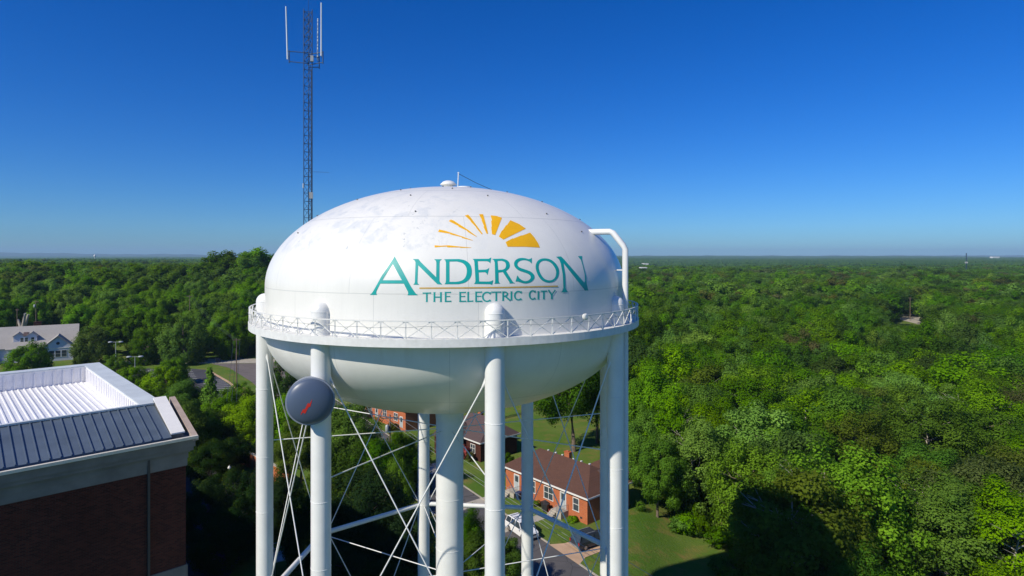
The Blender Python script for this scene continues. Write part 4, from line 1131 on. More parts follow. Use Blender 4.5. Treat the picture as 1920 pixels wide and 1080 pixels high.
# ------------------------------------------------------------------ street furniture
def utility_pole(label, x, y, ht, arm=1.3, ang=0.0, transformer=False, z=0.0, wires=None):
    t = empty('utility_pole', label, 'utility pole', (x, y, z), ang)
    m = MB(); m.tube((0, 0, 0), (0, 0, ht), 0.17, 0.11, n=10); m.build('pole', M['wood'], t)
    if arm:
        m = MB(); m.box(-arm, arm, -0.07, 0.07, ht-0.6, ht-0.45)
        for sx in (-1, 1):
            m.tube((sx*arm*0.6, 0.08, ht-0.5), (0, 0.1, ht-1.4), 0.025, n=4)
            m.tube((sx*arm*0.92, 0, ht-0.45), (sx*arm*0.92, 0, ht-0.25), 0.05, n=6); m.tube((sx*arm*0.45, 0, ht-0.45), (sx*arm*0.45, 0, ht-0.25), 0.05, n=6)
        m.build('crossarm', M['wood'], t)
    if transformer:
        m = MB(); m.lathe([(0.01, ht-2.6), (0.28, ht-2.6), (0.30, ht-2.5), (0.30, ht-1.7), (0.2, ht-1.55), (0.01, ht-1.5)], 16, (-0.45, -0.1, 0)); m.build('transformer', M['galv'], t)
    return t
utility_pole('wooden power pole with crossarm and transformer in front of brick duplex', -19.3, 97, 10.9, 1.35, 0.25, True)
utility_pole('slim tall power pole between the parking lot and brown road', *G(443.6, 721), 13.0, 1.0, 0.4)
utility_pole('power pole rising from the trees above the parking lot', -124, 236, 21, 1.2, 0.3, z=0)
utility_pole('pole with transformer behind the white house, right of the pair', -182, 234.5, 19, 0.9, 0.2, True)
utility_pole('thin pole with small lamp behind the white house, left of the pair', -188, 233, 16, 0.5, 0.2)
utility_pole('grey pole in the road gap of the right wood, farther one', 222, 342, 13, 1.0, 0.2, z=terrain(222, 342))
utility_pole('orange brown pole in the road gap, nearer one', 225, 330, 10, 0.0, 0.2, z=terrain(225, 330))
def wire(name, label, pts, sag, r=0.02):
    m = MB()
    base = Vector(pts[0])
    for a, b_ in zip(pts[:-1], pts[1:]):
        a = Vector(a); b_ = Vector(b_)
        q = [a.lerp(b_, t/12)-Vector((0, 0, sag*4*(t/12)*(1-t/12)))-base for t in range(13)]
        m.path(q, r, 4)
    o_ = m.build(name, M['galv'] if r < 0.019 else M['cable']); o_.location = base
    return tag(o_, label, 'cable', 'power lines')
p443 = G(443.6, 721)
for k, off in enumerate((-0.9, 0.0, 0.9)):
    wire('power_line', ['left power line strung over the road by the parking lot', 'middle power line strung over the road by the parking lot', 'right power line strung over the road by the parking lot'][k],
         [(-124+off, 236, 20.7), (p443[0]+off, p443[1], 12.7-0.3*k), (p443[0]+26+off, p443[1]-60, 9.5)], 1.2, 0.03)
for k, off in enumerate((-1.2, -0.5, 1.2)):
    wire('power_line', ['left power line running along the street past the houses', 'middle power line running along the street past the houses', 'right power line running along the street past the houses'][k],
         [(-44+off, 131, 10.3), (-19.3+off, 97, 10.6), (29+off, 21, 10.2)], 0.7, 0.018)
def lot_lamp(label, x, y, ht, z=0):
    t = empty('street_lamp', label, 'street lamp', (x, y, z), 0.2)
    m = MB(); m.tube((0, 0, 0), (0, 0, ht), 0.14, 0.09, n=8); m.box(-0.3, 0.3, -0.3, 0.3, 0, 0.5); m.build('pole', M['galv'], t)
    m = MB(); m.tube((-1.1, 0, ht), (1.1, 0, ht), 0.05, n=6); m.build('arm', M['galv'], t)
    for sx in (-1, 1):
        m = MB(); m.lathe([(0.01, ht-0.12), (0.62, ht-0.10), (0.68, ht+0.02), (0.5, ht+0.2), (0.01, ht+0.26)], 16, (sx*1.45, 0, 0)); m.build('lamp_head', M['box'], t)
lot_lamp('double headed lot lamp standing nearest to the white roof', *G(253, 731), 8.9)
lot_lamp('double headed lot lamp farther back beside the round tree', *G(217, 700), 9.6)
t = empty('lamp_post', 'black lamp post with white globe in the shaded yard', 'street lamp', (*G(430, 920), 0))
m = MB(); m.lathe([(0.2, 0), (0.2, 0.3), (0.09, 0.5), (0.06, 3.0), (0.12, 3.1), (0.1, 3.2)], 12); m.build('pole', M['iron'], t)
m = MB(); m.lathe([(0.1, 3.2), (0.22, 3.35), (0.25, 3.5), (0.2, 3.68), (0.05, 3.8), (0.01, 3.95)], 14); m.build('globe', M['globe'], t)
# railed steel platform at the foot of the tower
pf = empty('service_platform', 'small galvanised stair platform with handrails below the long strut', 'platform', (-25.8, 70.5, 0), 0.5)
m = MB(); m.box(-1.6, 1.6, -1.2, 1.2, 1.6, 1.7)
for sx in (-1.5, 1.5):
    for sy in (-1.1, 1.1): m.tube((sx, sy, 0), (sx, sy, 2.8), 0.05, n=6)
m.build('deck', M['galv'], pf)
m = MB()
for z in (2.2, 2.8):
    m.tube((-1.5, -1.1, z), (1.5, -1.1, z), 0.03, n=5); m.tube((-1.5, 1.1, z), (1.5, 1.1, z), 0.03, n=5); m.tube((-1.5, -1.1, z), (-1.5, 1.1, z), 0.03, n=5)
m.build('handrail', M['galv'], pf)
m = MB()
for k in range(8): m.box(1.6+k*0.28, 1.86+k*0.28, -0.7, 0.7, 1.45-k*0.2, 1.5-k*0.2)
m.build('stair', M['galv'], pf)
# kerbside utility cabinet by the far road
t = empty('utility_cabinet', 'small dark cabinet on the pale road beyond the lot', 'cabinet', (*G(409, 679), 0), 0.2)
m = MB(); m.box(-0.7, 0.7, -0.4, 0.4, 0, 1.3); m.box(-0.76, 0.76, -0.46, 0.46, 1.3, 1.38); m.build('cabinet_box', M['iron'], t)

# ------------------------------------------------------------------ trees
def crown_mesh(name, seed, ncl, nleaf, leaf, R_=5.2, zc=9.2, rz=6.8, clr=(0.22, 0.36), shape='round', droop=0.0, fill=0.0):
    g = np.random.default_rng(seed)
    c = []; rad = []
    lob = g.uniform(0, 6.28, 4)
    while len(c) < ncl:
        d = g.normal(size=3); d /= np.linalg.norm(d)
        if d[2] < -0.8: continue
        az = math.atan2(d[1], d[0])
        if shape == 'full': lob = lob*0
        lump = 1+0.14*math.sin(2*az+lob[0])+0.11*math.sin(3*az+lob[1])+0.10*math.sin(4*d[2]*2+lob[2])
        f = g.uniform(0.58, 0.92)*lump
        if shape == 'full': f = g.uniform(0.62, 0.93)*(1+0.06*math.sin(3*az+1))
        p = d*f
        if shape == 'cone':
            h = g.uniform(0, 1)**1.25
            rr = (1-h)*0.85+0.06; a = g.uniform(0, 6.28); q = g.uniform(0.55, 1.0)
            p = np.array([math.cos(a)*rr*q, math.sin(a)*rr*q, -0.9+1.9*h])
        c.append(p); rad.append(g.uniform(*clr)*(1.0 if shape != 'cone' else (0.5+0.6*(1-(p[2]+0.9)/1.9))))
    c = np.array(c); rad = np.array(rad)
    wgt = rad**2; wgt /= wgt.sum()
    idx = g.choice(ncl, nleaf, p=wgt)
    d = g.normal(size=(nleaf, 3)); d /= np.linalg.norm(d, axis=1)[:, None]
    d[:, 2] = np.where(d[:, 2] < -0.3, -d[:, 2]*0.6, d[:, 2]) if shape == 'flat' else d[:, 2]
    rr = rad[idx]*(g.uniform(0, 1, nleaf)**0.33)*g.uniform(0.85, 1.15, nleaf)
    sc = np.array([R_, R_, rz])
    # flatten clumps a little: horizontal sprays
    pos = (c[idx]+d*rr[:, None]*np.array([1.0, 1.0, 0.85]))*sc+np.array([0, 0, zc])
    oc = (pos-np.array([0, 0, zc]))/sc; oc /= (np.linalg.norm(oc, axis=1)[:, None]+1e-6)
    n = d*0.5+oc*0.35+np.array([0, 0, 0.25])+g.normal(size=(nleaf, 3))*0.42
    n /= np.linalg.norm(n, axis=1)[:, None]
    sn = d*0.62+oc*0.45+np.array([0, 0, 0.12])+g.normal(size=(nleaf, 3))*0.16
    sn /= np.linalg.norm(sn, axis=1)[:, None]
    n = np.where((n*sn).sum(1)[:, None] < 0, -n, n)
    t = np.cross(n, g.normal(size=(nleaf, 3))); t /= np.linalg.norm(t, axis=1)[:, None]
    b_ = np.cross(n, t)
    l = leaf*g.uniform(0.65, 1.35, nleaf)[:, None]; w_ = l*g.uniform(0.5, 0.8, nleaf)[:, None]
    V = np.stack([pos-t*l*0.5, pos-b_*w_*0.5+n*0.03, pos+t*l*0.5, pos+b_*w_*0.5+n*0.03], axis=1).reshape(-1, 3)
    me = bpy.data.meshes.new(name)
    me.vertices.add(nleaf*4); me.vertices.foreach_set('co', V.astype(np.float32).ravel())
    me.loops.add(nleaf*4); me.loops.foreach_set('vertex_index', np.arange(nleaf*4, dtype=np.int32))
    me.polygons.add(nleaf); me.polygons.foreach_set('loop_start', np.arange(0, nleaf*4, 4, dtype=np.int32)); me.polygons.foreach_set('loop_total', np.full(nleaf, 4, dtype=np.int32))
    me.update(calc_edges=True)
    ct = g.uniform(0, 1, ncl)
    tint = np.clip(0.55*ct[idx]+0.45*g.uniform(0, 1, nleaf), 0, 1)
    me.polygons.foreach_set('use_smooth', np.ones(nleaf, dtype=bool))
    me.normals_split_custom_set(np.repeat(sn, 4, axis=0).astype(np.float32))
    at = me.attributes.new('tint', 'FLOAT', 'FACE'); at.data.foreach_set('value', tint.astype(np.float32))
    me.materials.append(TONES['mid green'])
    return me

def trunk_mesh(name, seed, R_=5.2, top=13.5, r0=0.32, mat='bark', nl=9, bare=False):
    g = random.Random(seed); m = MB()
    pts = [Vector((0, 0, 0))]; x = y = 0
    for k in range(1, 7):
        x += g.uniform(-0.22, 0.22); y += g.uniform(-0.22, 0.22); pts.append(Vector((x, y, top*k/6)))
    m.path(pts, [r0*(1.25 if k == 0 else 1)*(1-0.14*k) for k in range(7)], 8)
    for k in range(nl):
        h = g.uniform(0.34, 0.9); i = int(h*6); f = h*6-i
        p = pts[i].lerp(pts[min(i+1, 6)], f); a = g.uniform(0, 6.28); ln = R_*g.uniform(0.5, 0.95)*(1.15-0.45*h)
        q1 = p+Vector((math.cos(a)*ln*0.45, math.sin(a)*ln*0.45, ln*0.28)); q2 = p+Vector((math.cos(a+0.25)*ln, math.sin(a+0.25)*ln, ln*g.uniform(0.45, 0.85)))
        rr = r0*0.42*(1.1-h*0.5)
        m.path([p, q1, q2], [rr, rr*0.65, rr*0.22], 6)
        for s_ in (-1, 1):
            q3 = q1.lerp(q2, 0.4); q4 = q3+Vector((math.cos(a+s_*0.8)*ln*0.4, math.sin(a+s_*0.8)*ln*0.4, ln*0.25)); m.path([q3, q4], [rr*0.4, rr*0.12], 5)
    o_ = m.build(name, M[mat]); me = o_.data; bpy.data.objects.remove(o_)
    return me

# near prototypes (many small leaves), mid, far
NEAR = [crown_mesh('crown_near', 11+i, 90+12*i, 42000, 0.26, clr=(0.16, 0.28)) for i in range(4)]
NEAR += [crown_mesh('crown_near', 31+i, 140, 28000, 0.25, clr=(0.12, 0.20)) for i in range(2)]   # looser crown
MID = [crown_mesh('crown_mid', 51+i, 70+8*i, 20000, 0.38, clr=(0.18, 0.30)) for i in range(4)]
MIDC = crown_mesh('crown_conical', 61, 120, 9000, 0.42, R_=4.2, zc=8.0, rz=7.0, clr=(0.14, 0.26), shape='cone')
FULL = [crown_mesh('crown_full', 43+i, 110, 22000, 0.34, clr=(0.15, 0.26), zc=8.6, rz=7.2, shape='full') for i in range(2)]
FAR = [crown_mesh('crown_far', 71+i, 36, 4500, 0.70, clr=(0.24, 0.36)) for i in range(3)]
VFAR = [crown_mesh('crown_vfar', 81+i, 22, 1100, 1.35, clr=(0.28, 0.40)) for i in range(2)]
TR = [trunk_mesh('trunk', 5+i, r0=0.30) for i in range(3)]
TRP = trunk_mesh('trunk', 15, r0=0.27, mat='bark_pale', nl=14)
TRF = trunk_mesh('trunk', 25, r0=0.32, nl=3)

trees = []   # (name, x, y, h, r, tone, crown mesh, trunk mesh, manual label, group)
def place_tree(x, y, h, r, tone, cm, tm, label, group, rz, name='broadleaf_tree', cat='tree', base=(5.2, 16.0)):
    t = bpy.data.objects.new(name, None); t.empty_display_size = 0.5; COL.objects.link(t)
    t.location = (x, y, terrain(x, y)-0.1); t.rotation_euler = (0, 0, rz); t.scale = (r/base[0], r/base[0], h/base[1])
    tag(t, label, cat, group)
    c = bpy.data.objects.new('crown', cm); COL.objects.link(c); c.parent = t
    c.material_slots[0].link = 'OBJECT'; c.material_slots[0].material = TONES[tone] if isinstance(tone, str) else tone
    if tm is not None:
        k = bpy.data.objects.new('trunk', tm); COL.objects.link(k); k.parent = t
    return t

# hand-placed trees: x, y, height, radius, tone, crown, label
gp = lambda px, z: ((px-960)/F*z, z)
HAND = [
 (*gp(56, 189), 10.2, 6.2, 'fresh green', 'm', 'round green tree standing in front of the white house'),
 (*gp(175, 198), 14.2, 6.3, 'dark green', 'm', 'dark green tree at the right end of the white house'),
 (*gp(217, 172), 9.0, 3.9, 'fresh green', 'm', 'small pale tree below the farther double lot lamp'),
 (*gp(249, 158), 8.2, 4.6, 'mid green', 'm', 'small round tree beside the nearer double lot lamp'),
 (*gp(345, 206), 16.6, 8.0, 'mid green', 'm', 'big round tree standing over the pale road'),
 (*gp(306, 150), 9.5, 5.2, 'bright green', 'm', 'bright small tree in the parking lot'),
 (*gp(350, 132), 9.2, 6.0, 'fresh green', 'n', 'low spreading tree just above the brick building roof corner'),
 (*gp(393, 131), 13.0, 5.4, 'fresh green', 'c', 'pointed bright tree in the middle of the parking lot'),
 (*gp(425, 122), 9.0, 5.0, 'mid green', 'n', 'low dark tree right of the brick building roof corner'),
 (*gp(282, 138), 6.8, 4.2, 'mid green', 'm', 'low tree behind the long parapet of the white roof'),
 (*gp(468, 112), 10.5, 4.8, 'bright green', 'n', 'bright tree over the orange wall, left of the outer tower leg'),
 (*gp(548, 108), 13.0, 5.0, 'fresh green', 'n', 'green tree between the two left tower legs'),
 (*gp(531, 135), 15.0, 5.5, 'dark green', 'm', 'dark tree under the left rim of the tank bowl'),
 (*gp(566, 96), 10.5, 4.2, 'olive', 'n', 'yellowish tree behind the drum antenna foot'),
 (*gp(650, 98), 12.5, 5.4, 'fresh green', 'n', 'lit green tree right of the drum antenna leg'),
 (*gp(700, 90), 9.8, 4.6, 'mid green', 'n', 'green tree below the brick duplex'),
 (*gp(745, 84), 9.0, 2.3, 'bright green', 'n', 'slim bright green sapling beside the thin back leg'),
 (*gp(755, 94), 9.5, 4.2, 'dark green', 'n', 'dark tree between thin back leg and power pole'),
 (*gp(640, 74), 13.0, 4.6, 'dark green', 'n', 'dark tree right of the drum antenna leg, lower down'),
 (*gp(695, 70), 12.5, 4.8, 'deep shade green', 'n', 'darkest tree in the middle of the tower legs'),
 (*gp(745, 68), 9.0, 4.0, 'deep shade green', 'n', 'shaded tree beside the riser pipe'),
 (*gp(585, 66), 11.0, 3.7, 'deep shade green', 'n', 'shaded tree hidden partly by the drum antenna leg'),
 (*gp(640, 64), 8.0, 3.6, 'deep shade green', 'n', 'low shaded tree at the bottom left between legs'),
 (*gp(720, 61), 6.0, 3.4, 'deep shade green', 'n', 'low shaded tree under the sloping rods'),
 (*gp(905, 66), 6.6, 3.1, 'dark green', 'n', 'dark bush like tree between the road and the riser'),
 (*gp(944, 66), 6.0, 2.7, 'dark green', 'n', 'dark tree in front of the white car'),
 (*gp(880, 69), 7.4, 2.2, 'mid green', 'n', 'small green tree touching the right side of the riser'),
 (*gp(1076, 113), 21.0, 6.6, 'mid green', 'n', 'tall tree with thick bare trunk on the lawn'),
 (*gp(1120, 118), 19.0, 6.0, 'dark green', 'n', 'tall dark tree at the lawn edge behind the right legs'),
 (*gp(1030, 150), 13.0, 6.0, 'bright green', 'm', 'bright tree along the back edge of the lawn'),
 (*gp(985, 158), 12.0, 5.8, 'fresh green', 'm', 'green tree behind the lawn, left of the tall trunk'),
 (*gp(372, 108), 9.0, 4.6, 'dark green', 'n', 'dark tree added for its shade, rising behind the white end coping'),  # added to throw shade on the ground to its right
 (*gp(410, 112), 8.0, 4.4, 'dark green', 'n', 'dark tree added to darken the place of a shadowed brick wall'),  # added; its dark crown stands in for a wall lying in shade
 (*gp(325, 172), 8.0, 4.4, 'fresh green', 'm', 'green tree at the far end of the parking lot'),
 (*gp(445, 142), 7.0, 4.0, 'mid green', 'm', 'small tree on the kerb side of the parking lot'),
 (*gp(275, 205), 12.0, 6.0, 'dark green', 'm', 'dark tree over the pale road, left of the big round one'),
 (*gp(432, 216), 14.0, 6.0, 'mid green', 'm', 'tree over the brown road near the slim tall power pole'),
 (*gp(432, 104), 5.4, 3.6, 'deep shade green', 'n', 'low tree added as a dark patch behind the yard lamp post'),  # added; shade-dark leaves fill a spot that should read as shadow
 (*gp(340, 104), 11.5, 5.0, 'mid green', 'n', 'tree added for its shadow, hidden mostly by the brick building corner'),  # added so that its shadow falls across the yard
 (*gp(400, 98), 7.0, 4.0, 'deep shade green', 'n', 'dark tree added to shade the yard, left of the lamp post'),  # added to cast shade around the lamp post
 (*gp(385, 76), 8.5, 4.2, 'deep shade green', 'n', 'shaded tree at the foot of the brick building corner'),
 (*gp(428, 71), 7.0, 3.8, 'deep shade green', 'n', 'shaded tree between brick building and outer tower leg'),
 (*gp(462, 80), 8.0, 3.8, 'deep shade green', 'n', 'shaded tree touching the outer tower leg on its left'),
 (*gp(530, 80), 8.0, 3.6, 'deep shade green', 'n', 'shaded tree between the two left legs, behind the crossed rods'),
 (*gp(1234, 87), 11.5, 3.9, 'bright green', 'n', 'bright tree at the lawn corner, leftmost of the near right wood'),
 (*gp(1216, 97), 12.5, 4.2, 'fresh green', 'n', 'green tree behind the lawn corner, just right of the rightmost leg'),
 (*gp(1204, 110), 14.0, 4.6, 'bright green', 'n', 'bright tree beside the rightmost leg, below the rail end'),
 (*gp(1462, 46), 13.4, 3.0, 'bright green', 'n', 'nearest bright treetop at the bottom edge of the picture'),
 (*gp(948, 103), 3.2, 1.5, 'mid green', 'n', 'small bush at the left end of the brick house'),
]
k = 0
for (x, y, h, r, tone, c, lab) in HAND:
    cm = {'n': NEAR[k % 4], 'm': FULL[k % 2], 'c': MIDC}[c]
    t_ = place_tree(x, y, h*(1.35 if c != 'n' or h < 10 else 1.12), r, tone, cm, TR[k % 3], lab, None, k*1.7); k += 1
    t_.location.z -= (0.35 if c != 'n' or h < 10 else 0.12)*h if h < 18 else 0.0
# thick trunk for the lawn tree
# shrubs
def bush(x, y, h, r, tone, label, nm='shrub'):
    t = empty(nm, label, 'shrub', (x, y, terrain(x, y)-0.05), random.uniform(0, 6))
    c = bpy.data.objects.new('foliage', BUSH); COL.objects.link(c); c.parent = t; c.scale = (r, r, h)
    c.material_slots[0].link = 'OBJECT'; c.material_slots[0].material = TONES[tone] if tone in TONES else M[tone]
BUSH = crown_mesh('bush_leaves', 91, 26, 1600, 0.12, R_=0.85, zc=0.45, rz=0.5, clr=(0.25, 0.4))
x_, y_ = lv(B0, 8.5, -0.9); bush(x_, y_, 2.6, 1.3, 'bloom', 'red flowering shrub against the dark brick house')
x_, y_ = lv(B0, 10.6, -1.0); bush(x_, y_, 1.8, 1.0, 'brownish', 'pale withered shrub beside the red flowering one')
x_, y_ = lv(A0, 14.6, -0.8); bush(x_, y_, 0.8, 1.0, 'bright green', 'low bright shrub under the rightmost house window')
x_, y_ = lv(A0, 7.8, -0.8); bush(x_, y_, 0.9, 0.9, 'mid green', 'low green shrub under the double house window')
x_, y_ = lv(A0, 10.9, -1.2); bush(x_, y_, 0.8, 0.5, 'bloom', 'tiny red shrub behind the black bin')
x_, y_ = lv(C0, 13.8, -1.2); bush(x_, y_, 1.6, 1.6, 'brownish', 'pinkish shrub at the right end of the brick duplex')
x_, y_ = (-163, 208); bush(x_, y_, 2.0, 2.4, 'brownish', 'reddish shrub below the right gable of the white house')
x_, y_ = (-172, 203.5); bush(x_, y_, 1.6, 1.8, 'dark green', 'dark shrub beside the white house entrance')

# bare pollarded trunk behind the white house
t = empty('bare_tree', 'grey pollarded trunk without leaves behind the white house roof', 'tree', (*gp(42, 236), 0))
m = MB()
m.path([(0, 0, 0), (0, 0, 7)], [1.1, 0.9], 8)
for a, ln, hh in ((0.4, 2.2, 7.0), (2.6, 2.6, 5.0), (-0.9, 3.6, 7.6)):
    m.path([(0, 0, 6.5), (math.cos(a)*ln*0.5, math.sin(a)*ln*0.3, 6.5+hh*0.5), (math.cos(a)*ln, math.sin(a)*ln*0.5, 6.5+hh)], [0.7, 0.55, 0.42], 8)
m.build('trunk', M['bark_pale'], t)

# ---- scatter
def inside(poly, x, y):
    c = False; n = len(poly)
    for i in range(n):
        x1, y1 = poly[i]; x2, y2 = poly[(i+1) % n]
        if (y1 > y) != (y2 > y) and x < (x2-x1)*(y-y1)/(y2-y1)+x1: c = not c
    return c
W_RIGHT = [(28, 48), (60, 40), (140, 60), (190, 150), (21, 150), (24, 128), (23, 104), (23, 90), (25.5, 80), (29, 71), (29, 60)]
def wooded(x, y):
    if y < 152:
        return inside(W_RIGHT, x, y)
    if -64 < x < -8 and 152 <= y < 178: return False
    if x < -50 and y < 219: return False
    if -215 < x < -151 and y < 241: return False
    if -205 < x < -175 and y < 262: return False
    if math.hypot(x+140, y-253) < 11 : return False
    return True
def gap_cap(x, y):
    """sight line to the far road gap: keep trees low there"""
    ux_, uy_ = 223/411.0, 345/411.0
    s_ = x*ux_+y*uy_; d = abs(x*uy_-y*ux_)
    if s_ > 200 and s_ < 425 and d < 9+0.0*s_: return max(0.0, 36*(1-s_/405.0)-1.5)
    return 99
cand = []
tn = list(TONES.keys())
def tone_for(x, y, g):
    r_ = g.random()
    # slow patches of species
    pch = math.sin(x*0.035+1.0)*math.cos(y*0.028+0.5)
    left = x < -20
    if left:
        wts = (('mid green', .24), ('dark green', .52), ('fresh green', .06), ('olive', .03), ('deep shade green', .15))
    elif y < 130: wts = (('bright green', .46), ('fresh green', .24), ('mid green', .08), ('olive', .17), ('brownish', .05))
    else: wts = (('bright green', .16), ('fresh green', .30), ('mid green', .30), ('dark green', .10), ('olive', .08), ('brownish', .06))
    r_ = min(0.999, max(0, r_+0.15*pch))
    s_ = 0
    for n_, w__ in wts:
        s_ += w__
        if r_ < s_: return n_
    return wts[-1][0]
g = random.Random(21)
def scatter(y0, y1, sp0):
    y = y0
    while y < y1:
        x = -0.86*y-20
        while x < 0.86*y+20:
            xx = x+g.uniform(-0.42, 0.42)*sp0; yy = y+g.uniform(-0.42, 0.42)*sp0
            if wooded(xx, yy): cand.append((xx, yy))
            x += sp0
        y += sp0*0.92
scatter(40, 300, 8.6); scatter(300, 620, 10.6); scatter(620, 1500, 14.5)
HILL = (-158, 372)
keep = []; hidden = []
for x, y in cand:
    if abs(x)/y > 0.90: continue
    if y > 160 and abs(x+TX*3.5) < 0 : continue
    # fully hidden behind the tank and the legs: skip
    px = 960+F*x/y
    h = g.triangular(11.5, 19.5, 15.0) if y > 60 else g.triangular(9, 15, 12)
    if y < 60: h *= 0.95
    if math.hypot(x-HILL[0], y-HILL[1]) < 26: h = g.uniform(17, 22)
    if y >= 300: h *= g.choice((1, 1, 1, 1.15, 0.9))
    r = h*g.uniform(0.33, 0.46)
    if y < 150: h *= 1.0; r = h*g.uniform(0.36, 0.48)
    cap = gap_cap(x, y)
    if cap < 3.5: continue
    if cap < h: h = cap; r = min(r, 4.2)
    top = terrain(x, y)+h
    pyt = HZ+F*(H-top)/y
    if 520 < px < 1150 and pyt > 520 and y > 200: hidden.append((y, x, h, r, px)); continue   # behind the tank
    keep.append((y, x, h, r, px))

keep.sort()
NIND = 250
inview = [k_ for k_ in keep if -30 < k_[4] < 1950]
inds = inview[:NIND]; rest = inview[NIND:]+hidden
# labels: by wood, row from the front and order from the left
rows = {}
for (y, x, h, r, px) in inds:
    wood = 'right wood' if x > 0 and y < 152 else ('right wood' if px > 1150 else ('left wood' if px < 500 else 'wood behind the tower'))
    band = int((y-40)/11) if wood == 'right wood' else int((y-150)/13)
    rows.setdefault((wood, band), []).append((px, y, x, h, r))
ORD = ['first', 'second', 'third', 'fourth', 'fifth', 'sixth', 'seventh', 'eighth', 'ninth', 'tenth', 'eleventh', 'twelfth', 'thirteenth', 'fourteenth', 'fifteenth', 'sixteenth', 'seventeenth', 'eighteenth', 'nineteenth', 'twentieth']
def ordn(i): return ORD[i] if i < 20 else 'twenty '+ORD[i-20]
bands = {}
for (wood, band) in sorted(rows): bands.setdefault(wood, []).append(band)
k = 0
for (wood, band), lst in sorted(rows.items()):
    row = bands[wood].index(band)
    lst.sort()
    for i, (px, y, x, h, r) in enumerate(lst):
        tone = tone_for(x, y, g)
        near = y < 125
        cm = (NEAR[g.randrange(6)] if near else MID[g.randrange(4)])
        loose = cm in NEAR[4:]
        tm = TRP if loose or tone in ('brownish', 'olive') else TR[g.randrange(3)]
        desc = tone.replace('deep shade green', 'very dark green')
        size = 'tall' if h > 16.5 else ('low' if h < 13 else 'middling')
        lab = f'{size} {desc} tree, {ordn(i)} from left in {ordn(row)} row of {wood}'
        edge = wood == 'right wood' and x < 36 and y < 150
        t_ = place_tree(x, y, h*(1.2 if edge else 1.0), r, tone, cm, tm, lab, 'trees of the '+wood, g.uniform(0, 6.28), base=(5.2, 16.0)); k += 1
        if edge: t_.location.z -= 0.2*h
print('individual trees', k, 'rest', len(rest))

# one woodland object for all the trees beyond
def woodland(name, pts, protos):
    me = bpy.data.meshes.new(name)
    me.vertices.add(len(pts)); me.vertices.foreach_set('co', np.array([p[:3] for p in pts], dtype=np.float32).ravel())
    for an, ty, col in (('isc', 'FLOAT_VECTOR', 3), ('irot', 'FLOAT', 4), ('iidx', 'INT', 5)):
        a = me.attributes.new(an, ty, 'POINT')
        if ty == 'FLOAT_VECTOR': a.data.foreach_set('vector', np.array([p[3] for p in pts], dtype=np.float32).ravel())
        else: a.data.foreach_set('value', np.array([p[col] for p in pts]))
    o_ = bpy.data.objects.new(name, me); COL.objects.link(o_)
    ng = bpy.data.node_groups.new('plant_woodland', 'GeometryNodeTree')
    ng.interface.new_socket('Geometry', in_out='INPUT', socket_type='NodeSocketGeometry')
    ng.interface.new_socket('Geometry', in_out='OUTPUT', socket_type='NodeSocketGeometry')
    gi = ng.nodes.new('NodeGroupInput'); go = ng.nodes.new('NodeGroupOutput')
    jn = ng.nodes.new('GeometryNodeJoinGeometry')
    for pr in reversed(protos):
        oi = ng.nodes.new('GeometryNodeObjectInfo'); oi.inputs['Object'].default_value = pr; oi.transform_space = 'ORIGINAL'; oi.inputs['As Instance'].default_value = True
        ng.links.new(oi.outputs['Geometry'], jn.inputs[0])
    ip = ng.nodes.new('GeometryNodeInstanceOnPoints'); ip.inputs['Pick Instance'].default_value = True
    def na(nm, ty):
        n_ = ng.nodes.new('GeometryNodeInputNamedAttribute'); n_.data_type = ty; n_.inputs['Name'].default_value = nm; return n_.outputs['Attribute']
    cb = ng.nodes.new('ShaderNodeCombineXYZ'); ng.links.new(na('irot', 'FLOAT'), cb.inputs[2])
    er = ng.nodes.new('FunctionNodeEulerToRotation'); ng.links.new(cb.outputs[0], er.inputs[0])
    ng.links.new(gi.outputs[0], ip.inputs['Points']); ng.links.new(jn.outputs[0], ip.inputs['Instance'])
    ng.links.new(na('iidx', 'INT'), ip.inputs['Instance Index']); ng.links.new(er.outputs[0], ip.inputs['Rotation']); ng.links.new(na('isc', 'FLOAT_VECTOR'), ip.inputs['Scale'])
    ng.links.new(ip.outputs[0], go.inputs[0])
    md = o_.modifiers.new('plant', 'NODES'); md.node_group = ng
    return o_
# prototypes are five real trees of the woodland's near edge, each with its own tone
protos = []; pt_spots = []
def proto_tree(cm, tone, spot, label):
    y, x, h, r, px = spot
    t = place_tree(x, y, h, r, tone, cm, TRF, label, 'trees of the woodland edge', 1.0)
    return [c for c in t.children if c.name.startswith('crown')][0]
combos = []
for cm in MID[:3]: combos += [(cm, 'mid green'), (cm, 'fresh green')]
for cm in FAR: combos += [(cm, 'mid green'), (cm, 'fresh green'), (cm, 'dark green')]
combos += [(FAR[0], 'olive'), (FAR[1], 'brownish'), (FAR[2], 'bright green'), (FAR[0], 'bright green')]
for cm in VFAR: combos += [(cm, 'mid green'), (cm, 'fresh green'), (cm, 'dark green'), (cm, 'olive')]
rest_r = [r_ for r_ in rest if r_[4] > 1200 and r_[0] < 420] 
step = max(1, len(rest_r)//(len(combos)+1))
use = rest_r[::step][:len(combos)]; use_set = set(id(u) for u in use)
use.sort(key=lambda u: u[4])
for i, ((cm, tone), spot) in enumerate(zip(combos, use)):
    cm2 = cm
    protos.append((proto_tree(cm2, tone, spot, f'{tone} tree deep in the right wood, {ordn(i)} from left of the far row'), cm, tone))
pts = []
def pick(cms, tone):
    c_ = [i for i, (o_, cm, tt) in enumerate(protos) if cm in cms and tt == tone]
    if not c_: c_ = [i for i, (o_, cm, tt) in enumerate(protos) if cm in cms]
    return g.choice(c_)
